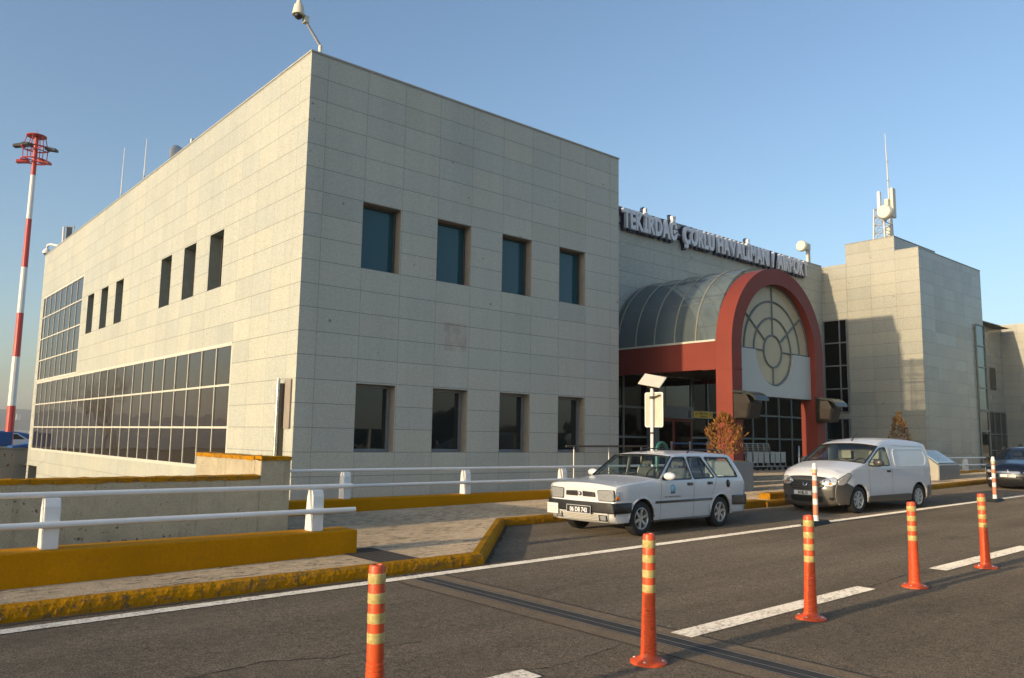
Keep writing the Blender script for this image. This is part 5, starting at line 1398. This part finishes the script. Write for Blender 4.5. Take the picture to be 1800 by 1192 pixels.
        car.side_mesh([(.085, .61), (.17, .62), (.16, .76), (.085, .77)], [], M['lens'], 'side_lens', hl, inset=.010, thick=.012, sides=(sd,))
        car.side_mesh([(.09, .625), (.165, .63), (.16, .68), (.09, .68)], [], M['amber'], 'indicator', hl, inset=.014, thick=.01, sides=(sd,))
        # kidney grilles
        gr = car.front_patch(rounded([(sd * .06, .655), (sd * .345, .655), (sd * .335, .735), (sd * .06, .745)], .015), M['black'], 'grille', proud=.010, thick=.02)
        for q in range(3):
            z = .672 + q * .022; car.front_patch([(sd * .07, z), (sd * .335, z), (sd * .335, z + .006), (sd * .07, z + .006)], M['alu_dark'], 'slat', gr, proud=.016, thick=.006)
    bd = car.front_patch([(.034 * math.cos(t), .698 + .034 * math.sin(t)) for t in [2 * PI * i / 16 for i in range(16)]], M['navy'], 'badge', proud=.022, thick=.02)
    car.front_patch([(.012, .680), (.018, .716), (-.010, .716), (-.016, .680)], M['white'], 'emblem', bd, proud=.027, thick=.005)
    plate(car, -.31, .25, .375, .505, '06 DB 743', M['white_letter'], M['black'], .072, .105, None, .88)
    mb = MB(); xm = car.front_x(.66, .45) - .07; mb.box(xm, xm + .01, .50, .77, .32, .50); tg = mb.build('notice_plate', M['plate_white'], r, bevel=.004)
    mb = MB()
    for q in range(3): mb.box(xm - .002, xm + .002, .54, .73 - .03 * (q % 2), .36 + q * .04, .366 + q * .04)
    mb.build('lettering', M['alu_grey'], tg)
    # rub strip, door seams, handles, filler cap, crest
    for sd in (-1, 1):
        car.side_mesh([(1.12, .535), (2.86, .535), (2.88, .575), (1.12, .575)], [], M['bumper'], 'rub_strip', inset=.014, thick=.016, sides=(sd,))
        car.side_mesh([(1.10, .215), (2.84, .215), (2.84, .255), (1.10, .25)], [], M['bumper'], 'sill', inset=.006, thick=.02, sides=(sd,))
        for pl2 in ([(1.255, .25), (1.262, .25), (1.295, .93), (1.288, .93)], [(2.27, .25), (2.278, .25), (2.285, .93), (2.277, .93)], [(2.86, .62), (2.866, .62), (3.045, .93), (3.037, .93)], [(1.26, .25), (2.80, .25), (2.80, .256), (1.26, .256)]):
            car.side_mesh(pl2, [], M['dark'], 'door_seam', inset=.0025, thick=0, sides=(sd,), smooth=False)
        for hx in (2.07, 2.72):
            hd = car.side_mesh(rounded([(hx, .825), (hx + .16, .825), (hx + .16, .875), (hx, .875)], .015), [], M['black'], 'door_handle', inset=.014, thick=.02, sides=(sd,))
        for xc, rr_ in ((XF, .345), (XR_, .345)):
            pts = arch_pts(xc, rr_ + .028, .30); pt2 = arch_pts(xc, rr_ - .004, .30, rev=True)
            car.side_mesh(pts + pt2, [], M['car_white'], 'wheel_arch', inset=.012, thick=.02, sides=(sd,))
    car.side_mesh([(3.42 + .062 * math.cos(t), .825 + .075 * math.sin(t)) for t in [2 * PI * i / 18 for i in range(18)]], [], M['black'], 'filler_cap', inset=.008, thick=.012, sides=(-1,))
    cr = car.side_mesh([(1.62 + .072 * math.cos(t), .775 + .078 * math.sin(t)) for t in [2 * PI * i / 20 for i in range(20)]], [], M['blue'], 'door_crest', inset=.004, thick=.003, sides=(-1,))
    car.side_mesh([(1.62 + .05 * math.cos(t), .78 + .054 * math.sin(t)) for t in [2 * PI * i / 20 for i in range(20)]], [], plain('pale_blue_vinyl', (.30, .55, .68), .4), 'inner_disc', cr, inset=.006, thick=.002, sides=(-1,))
    car.side_mesh([(1.56, .695), (1.68, .695), (1.69, .715), (1.55, .715)], [], M['alu_dark'], 'scroll', cr, inset=.006, thick=.002, sides=(-1,))
    mb = MB()
    xx = 1.38; rd = random.Random(2)
    for q in range(17):
        ww = rd.uniform(.012, .024)
        if q not in (3, 9): mb.quad(*[(a, -(w(a, c) + .006), c) for a, c in ((xx, .628), (xx + ww, .628), (xx + ww, .650), (xx, .650))])
        xx += ww + .009
    mb.build('door_lettering', M['alu_grey'], r)
    # mirrors
    for sd in (-1, 1):
        mb = MB(); y = sd * (w(1.42, .98) + .13)
        mb.sphere((1.40, y, 1.005), .075, .125, .072, 16, 10); mi = mb.build('door_mirror', M['car_white'], r, smooth=True)
        mb = MB(); mb.box(1.40, 1.46, min(sd * w(1.42, .97), y), max(sd * w(1.42, .97), y), .955, .985); mb.build('stalk', M['black'], mi)
    # roof rails, aerial, wipers
    for sd in (-1, 1):
        y = sd * .56
        mb = MB(); mb.tube([(2.42, y, 1.40), (2.48, y, 1.455), (2.7, y, 1.468), (3.2, y, 1.466), (3.42, y, 1.45), (3.5, y, 1.39)], .014, 8); mb.build('roof_rail', M['black'], r, smooth=True)
    mb = MB(); mb.lathe([(0, .02), (.02, .018), (.022, 0), (0, -.002)], (1.86, .1, 1.405), seg=10); mb.build('aerial_base', M['black'], r)
    mb = MB()
    for y0, y1 in ((-.45, .05), (.10, .58)): mb.tube([(1.235, y0, 1.003), (1.30, (y0 + y1) / 2, 1.045), (1.265, y1, 1.02)], .009, 5)
    mb.build('wiper', M['black'], r)
    # interior and underside
    mb = MB(); mb.box(.45, 3.9, -.62, .62, .24, .42); mb.box(.35, 1.15, -.60, .60, .40, .80); mb.build('floor_pan', M['dark'], r)
    mb = MB(); mb.hexa([(1.12, -.70, .6), (1.62, -.70, .6), (1.62, .70, .6), (1.12, .70, .6)], [(1.20, -.70, .93), (1.52, -.70, .95), (1.52, .70, .95), (1.20, .70, .93)]); mb.build('dashboard', M['black'], r, bevel=.03)
    for y in (-.36, .36): seat(r, 2.05, y, .50, M['seat_dark'])
    mb = MB(); mb.box(2.72, 3.1, -.62, .62, .45, .62); mb.box(2.98, 3.12, -.62, .62, .6, 1.02); mb.build('rear_bench', M['seat_dark'], r, bevel=.04)
    mb = MB(); mb.box(3.15, 3.85, -.60, .60, .55, .70); mb.build('load_floor', M['dark'], r)
    steering(r, 1.66, -.36, .97)
    for xc in (XF, XR_):
        for sd in (-1, 1):
            mb = MB(); mb.well(xc, sd * .78, sd * .52, .29, .345); mb.build('wheel_well', M['dark'], r)
            wheel(r, xc, sd * .69, RW, .185, sd, 6, .185)
    return r
ec = estate_car((9.40, 9.28, zr(11.0)), .03, 'white estate car with blue door crest and black bumper parked at the kerb')
ec.scale = (.92, .935, .935)

def panel_van(loc, rz, label):
    r = empty('panel_van', loc, label, 'van', None, rz)
    def w(x, z):
        b = .865 - max(0, .6 - z) ** 2 * .25
        if x < .6: b -= .30 * (1 - math.sqrt(1 - min(.985, (.6 - x) / .6) ** 2))
        if x > 3.9: b -= (x - 3.9) ** 2 * .30
        if z > 1.05: b -= (z - 1.05) * .11 + (z - 1.05) ** 2 * .08
        if z > 1.62: b -= (z - 1.62) ** 2 * 3.4
        return b
    def crown(x, z):
        if x < .35 and z < .98: return .15
        if z > 1.5 and x > 1.9: return .055
        if x < 1.2: return .06
        if x > 4.1: return .04
        return .07
    nose = [(.16, .21), (.10, .27), (.07, .38), (.06, .52), (.07, .62), (.10, .71), (.14, .79)]
    bon = [(.18, .845), (.30, .925), (.55, 1.03), (.85, 1.115), (1.06, 1.165)]
    scr = [(1.10, 1.18), (1.80, 1.60)]
    rf = smooth_poly([(1.84, 1.622), (2.05, 1.70), (2.4, 1.755), (3.0, 1.775), (3.7, 1.75), (4.08, 1.69), (4.18, 1.60)], 1)
    gate = [(4.22, 1.50), (4.30, 1.10), (4.34, .75), (4.34, .45), (4.30, .28)]
    A, B_, C_, D_, E_ = [resample(q, .06) for q in (nose, bon, scr, rf, gate)]
    prof = A + B_ + C_ + D_ + E_
    iA, iB, iC, iD = len(A), len(A) + len(B_), len(A) + len(B_) + len(C_), len(A) + len(B_) + len(C_) + len(D_)
    car = Car(r, .86, w, prof, crown)
    XF, XR_, RW = .80, 3.61, .318
    under = [(4.30, .28), (4.02, .28)] + arch_pts(XR_, .375, .26, rev=True, zc=.32) + [(3.2, .235), (1.22, .235)] + arch_pts(XF, .375, .26, rev=True, zc=.32) + [(.44, .22), (.16, .21)]
    outer = prof + under[1:-1]
    w1 = [(1.24, 1.135), (1.40, 1.275), (1.86, 1.545), (2.12, 1.575), (2.22, 1.135)]
    rw = rounded(w1, .05)
    car.side_mesh(outer, [rw], M['van_white'], 'body', step=.14)
    car.strip(iA - 1, iB, M['van_white'], 'bonnet'); car.strip(iC - 1, iD, M['van_white'], 'roof'); car.strip(iD - 1, len(prof) - 1, M['van_white'], 'rear_doors')
    car.strip(0, iA - 1, M['bumper'], 'front_bumper', proud=.006)
    ws = car.strip(iB, iC - 1, M['car_glass'], 'windscreen', proud=-.004, thick=0, wscale=.985)
    seal = MB()
    for sd in (-1, 1): seal.tube([(x, sd * w(x, z) * .985, z + .01) for x, z in C_], .018, 6)
    for x, z in (C_[0], C_[-1]): seal.tube([(x - crown(x, z) * (1 - abs(f) ** 2.4) * .52, f * w(x, z) * .985, z + crown(x, z) * (1 - abs(f) ** 2.4) * .85) for f in [i / 10 for i in range(-10, 11)]], .02, 6)
    seal.build('seal', M['black'], ws, smooth=True)
    for sd in (-1, 1):
        gl = car.side_mesh(rw, [], M['car_glass'], 'side_window', inset=-.014, thick=0, sides=(sd,))
        car.side_mesh(grow_poly(rw, .02), [rounded(grow_poly(w1, -.008), .05)], M['black'], 'seal', gl, inset=.003, thick=.012, sides=(sd,))
        # unpainted corners of the bumper, sill cladding, panel pressing, seams
        bs = car.side_mesh([(.165, .215), (.44, .22)] + arch_pts(XF, .372, .26, zc=.32)[:9] + [(.60, .62), (.40, .70), (.22, .765), (.135, .775), (.10, .71), (.07, .62), (.06, .52), (.07, .38), (.10, .27)], [], M['bumper'], 'bumper_corner', inset=.004, thick=.004, sides=(sd,), step=.08)
        car.side_mesh([(1.20, .235), (3.22, .235), (3.22, .40), (3.1, .42), (1.3, .40), (1.2, .37)], [], M['bumper'], 'sill_cladding', inset=.010, thick=.02, sides=(sd,))
        car.side_mesh([(4.0, .28), (4.31, .28), (4.345, .62), (4.02, .60)], [], M['bumper'], 'rear_corner', inset=.010, thick=.02, sides=(sd,))
        pan = rounded([(2.46, 1.12), (2.44, 1.52), (3.90, 1.53), (4.04, 1.30), (3.92, 1.12)], .10, 5)
        car.side_mesh(grow_poly(pan, .022), [pan], M['van_white'], 'pressing', inset=.012, thick=.02, sides=(sd,))
        for pl2 in ([(1.28, .42), (1.286, .42), (1.24, 1.08), (1.234, 1.08)], [(2.30, .42), (2.307, .42), (2.312, 1.58), (2.304, 1.58)], [(2.42, 1.62), (2.42, 1.626), (4.0, 1.606), (4.0, 1.60)]):
            car.side_mesh(pl2, [], M['dark'], 'door_seam', inset=.0025, thick=0, sides=(sd,), smooth=False)
        car.side_mesh(rounded([(2.06, .965), (2.22, .965), (2.22, 1.015), (2.06, 1.015)], .02), [], M['black'], 'door_handle', inset=.018, thick=.025, sides=(sd,))
        mb = MB(); y = sd * (w(1.45, 1.15) + .15)
        mb.sphere((1.44, y, 1.205), .085, .13, .105, 16, 10); mi = mb.build('door_mirror', M['bumper'], r, smooth=True)
        mb = MB(); mb.box(1.42, 1.50, min(sd * (w(1.42, 1.1) - .02), y), max(sd * (w(1.42, 1.1) - .02), y), 1.105, 1.14); mb.build('stalk', M['black'], mi)
        # swept headlight: front patch and its side wrap
        hl = car.front_patch(rounded([(sd * .34, .735), (sd * .46, .655), (sd * .64, .64), (sd * .735, .70), (sd * .725, .84), (sd * .60, .865), (sd * .46, .81)], .05), M['lens'], 'headlight', proud=.016, thick=.03)
        sl_ = rounded([(.105, .665), (.26, .69), (.50, .93), (.38, .955), (.20, .86), (.11, .80)], .04)
        sl2 = [(max(.10, x), z) for x, z in grow_poly(sl_, .014)]
        car.side_mesh(sl2, [], M['black'], 'surround', hl, inset=.007, thick=.004, sides=(sd,), step=.06)
        car.side_mesh(sl_, [], M['lens'], 'side_lens', hl, inset=.014, thick=.004, sides=(sd,), step=.06)
        car.front_patch([(sd * .60 + .04 * math.cos(t), .695 + .028 * math.sin(t)) for t in [2 * PI * i / 12 for i in range(12)]], M['amber'], 'indicator', hl, proud=.02, thick=.008)
        car.front_patch([(sd * .52 + .08 * math.cos(t), .755 + .055 * math.sin(t)) for t in [2 * PI * i / 14 for i in range(14)]], M['chrome'], 'reflector', hl, proud=.018, thick=.006)
        fo = car.front_patch([(sd * .62 + .05 * math.cos(t), .355 + .045 * math.sin(t)) for t in [2 * PI * i / 16 for i in range(16)]], M['black'], 'fog_lamp', proud=.012, thick=.012)
    gr = car.front_patch(rounded([(-.36, .55), (.36, .55), (.50, .655), (.36, .755), (-.36, .755), (-.50, .655)], .03), M['black'], 'grille', proud=.012, thick=.02)
    for q in range(4):
        z = .585 + q * .042; hw = .36 + .02 * q; car.front_patch([(-hw, z), (hw, z), (hw, z + .014), (-hw, z + .014)], M['alu_dark'], 'slat', gr, proud=.022, thick=.012)
    bdg = [(-.075, .715), (-.07, .67), (-.035, .615), (.035, .615), (.07, .67), (.075, .715), (.034, .715), (.024, .655), (-.024, .655), (-.034, .715)]
    car.front_patch(bdg, M['chrome'], 'badge', gr, proud=.034, thick=.014, step=.5)
    car.front_patch(rounded([(-.42, .255), (.42, .255), (.44, .40), (-.44, .40)], .03), M['black'], 'air_intake', proud=.010, thick=.012)
    plate(car, -.18, .34, .41, .52, '34 BL 31', M['black'], M['plate_white'], .016, .095, M['blue_box'], .80)
    for sd in (-1, 1):
        pass
    mb = MB(); mb.tube([(1.98, .0, 1.745), (2.03, .0, 1.775), (2.24, .0, 1.93)], [.02, .012, .004], 6); mb.build('aerial', M['black'], r, smooth=True)
    mb = MB()
    for y0, y1 in ((-.55, .05), (.12, .66)): mb.tube([(1.09, y0, 1.235), (1.15, (y0 + y1) / 2, 1.275), (1.13, y1, 1.25)], .010, 5)
    mb.build('wiper', M['black'], r)
    mb = MB(); mb.box(.5, 4.1, -.66, .66, .25, .48); mb.box(.4, 1.1, -.62, .62, .45, .95); mb.build('floor_pan', M['dark'], r)
    mb = MB(); mb.hexa([(1.0, -.74, .7), (1.62, -.74, .7), (1.62, .74, .7), (1.0, .74, .7)], [(1.12, -.74, 1.14), (1.52, -.74, 1.16), (1.52, .74, 1.16), (1.12, .74, 1.14)]); mb.build('dashboard', M['black'], r, bevel=.03)
    for y in (-.38, .38): seat(r, 2.0, y, .62, M['seat'])
    mb = MB(); mb.box(2.48, 2.52, -.70, .70, .48, 1.62); mb.build('bulkhead', M['seat_dark'], r)
    for (x, y, ll, ww, m) in ((1.30, .36, .12, .16, 'plate_white'), (1.32, -.10, .14, .18, 'plate_white'), (1.30, -.50, .14, .20, 'mast_red')):
        mb = MB(); mb.box(x, x + ll, y - ww, y + ww, 1.165, 1.18); mb.build('papers', M[m], r)
    steering(r, 1.66, -.38, 1.13)
    for xc in (XF, XR_):
        for sd in (-1, 1):
            mb = MB(); mb.well(xc, sd * .83, sd * .55, .32, .375); mb.build('wheel_well', M['dark'], r)
            wheel(r, xc, sd * .745, RW, .195, sd, 7, .205, M['galv'])
    return r
pv = panel_van((15.95, 8.97, zr(17.7)), -.065, 'dusty white panel van with grey bumpers and a number plate with blue strip')
pv.scale = (.90, .875, .87)

def dark_hatchback(loc, rz, label):
    r = empty('hatchback_car', loc, label, 'car', None, rz)
    def w(x, z):
        b = .86 - max(0, .55 - z) ** 2 * .25
        if x < .8: b -= (.8 - x) ** 2 * .34
        if x > 3.6: b -= (x - 3.6) ** 2 * .25
        if z > .92: b -= (z - .92) * .40
        if z > 1.38: b -= (z - 1.38) ** 2 * 5
        return b
    def crown(x, z):
        if x < .4 and z < .8: return .16
        if z > 1.35: return .05
        return .07
    nose = [(.20, .20), (.12, .27), (.08, .40), (.08, .52), (.12, .62), (.18, .70)]
    bon = [(.22, .735), (.5, .82), (.9, .91), (1.15, .965)]
    scr = [(1.19, .98), (1.98, 1.39)]
    rf = smooth_poly([(2.02, 1.405), (2.3, 1.455), (2.8, 1.47), (3.4, 1.43), (3.6, 1.39)], 1)
    gate = [(3.64, 1.37), (4.0, 1.02), (4.06, .8), (4.08, .5), (4.0, .26)]
    A, B_, C_, D_, E_ = [resample(q, .06) for q in (nose, bon, scr, rf, gate)]
    prof = A + B_ + C_ + D_ + E_
    iA, iB, iC, iD = len(A), len(A) + len(B_), len(A) + len(B_) + len(C_), len(A) + len(B_) + len(C_) + len(D_)
    car = Car(r, .86, w, prof, crown); XF, XR_, RW = .82, 3.36, .31
    under = [(4.0, .26), (3.76, .26)] + arch_pts(XR_, .36, .24, rev=True, zc=.31) + [(2.95, .2), (1.25, .2)] + arch_pts(XF, .36, .24, rev=True, zc=.31) + [(.45, .2), (.2, .2)]
    w1 = [(1.32, .965), (2.0, 1.34), (2.26, 1.38), (2.30, .97)]; w2 = [(2.40, .97), (2.36, 1.385), (2.95, 1.385), (3.35, 1.30), (3.5, 1.05), (3.3, .98)]
    car.side_mesh(prof + under[1:-1], [rounded(w1, .04), rounded(w2, .04)], M['car_black'], 'body', step=.14)
    car.strip(0, iB, M['car_black'], 'bonnet'); car.strip(iC - 1, iD, M['car_black'], 'roof')
    k = next(i for i in range(iD, len(prof)) if prof[i][1] < 1.0)
    car.strip(iD, k, M['car_glass_dark'], 'rear_screen', thick=0); car.strip(k, len(prof) - 1, M['car_black'], 'tailgate')
    car.strip(iB, iC - 1, M['car_glass_dark'], 'windscreen', proud=-.004, thick=0, wscale=.985)
    for q in (w1, w2):
        for sd in (-1, 1): car.side_mesh(rounded(q, .04), [], M['car_glass_dark'], 'side_window', inset=-.012, thick=0, sides=(sd,))
    for sd in (-1, 1):
        hl = car.front_patch(rounded([(sd * .44, .60), (sd * .62, .575), (sd * .70, .63), (sd * .68, .69), (sd * .56, .68)], .03), M['lens'], 'headlight', proud=.014, thick=.03)
        car.side_mesh(rounded([(.14, .58), (.36, .64), (.52, .78), (.40, .79), (.22, .72)], .04), [], M['lens'], 'side_lens', hl, inset=.012, thick=.02, sides=(sd,), step=.06)
        car.front_patch(rounded([(sd * .48, .31), (sd * .66, .31), (sd * .64, .40), (sd * .50, .39)], .03), M['lens'], 'fog_lamp', proud=.012, thick=.012)
        mb = MB(); y = sd * (w(1.5, 1.0) + .13); mb.sphere((1.50, y, 1.03), .08, .12, .075, 14, 8); mb.build('door_mirror', M['car_black'], r, smooth=True)
    car.front_patch(rounded([(-.40, .56), (.40, .56), (.36, .64), (-.36, .64)], .02), M['chrome'], 'grille_bar', proud=.012, thick=.012)
    gr = car.front_patch(rounded([(-.50, .26), (.50, .26), (.44, .42), (-.44, .42)], .03), M['black'], 'air_intake', proud=.010, thick=.012)
    car.front_patch([(.045 * math.cos(t), .66 + .04 * math.sin(t)) for t in [2 * PI * i / 14 for i in range(14)]], M['chrome'], 'badge', proud=.03, thick=.012)
    plate(car, -.26, .26, .43, .54, '34', M['black'], M['plate_white'], .016, .095, M['blue_box'], .80)
    mb = MB(); mb.box(.5, 3.8, -.62, .62, .22, .45); mb.box(.45, 1.15, -.6, .6, .4, .75); mb.build('floor_pan', M['dark'], r)
    mb = MB(); mb.box(1.15, 1.65, -.7, .7, .6, .95); mb.build('dashboard', M['black'], r, bevel=.04)
    for (x, y) in ((1.3, .3), (1.28, -.2)):
        mb = MB(); mb.box(x, x + .12, y - .16, y + .16, .955, .965); mb.build('papers', M['plate_white'], r)
    for y in (-.36, .36): seat(r, 2.15, y, .5, M['seat_dark'])
    steering(r, 1.75, -.36, .98)
    for xc in (XF, XR_):
        for sd in (-1, 1):
            mb = MB(); mb.well(xc, sd * .83, sd * .55, .31, .36); mb.build('wheel_well', M['dark'], r)
            wheel(r, xc, sd * .735, RW, .20, sd, 5, .20)
    return r
dh = dark_hatchback((27.75, 8.95, zr(28)), math.radians(2), 'dark blue hatchback with chrome grille bar at the right picture edge')
dh.scale = (.92, .9, .87)

# ------------------------------------------------------------------ thin evening haze that fades the far hillside
g = MB(); g.box(-3100, 3100, -3100, 3100, -4.5, 112); hz = g.build('haze', [])
hm = bpy.data.materials.new('haze_air'); hm.use_nodes = True; nt = hm.node_tree; nt.nodes.clear()
ho = nt.nodes.new('ShaderNodeOutputMaterial'); hv = nt.nodes.new('ShaderNodeVolumePrincipled')
hv.inputs['Color'].default_value = (0.86, 0.89, 0.93, 1); hv.inputs['Density'].default_value = 0.00024
nt.links.new(hv.outputs[0], ho.inputs['Volume']); hz.data.materials.append(hm); hz['kind'] = 'stuff'
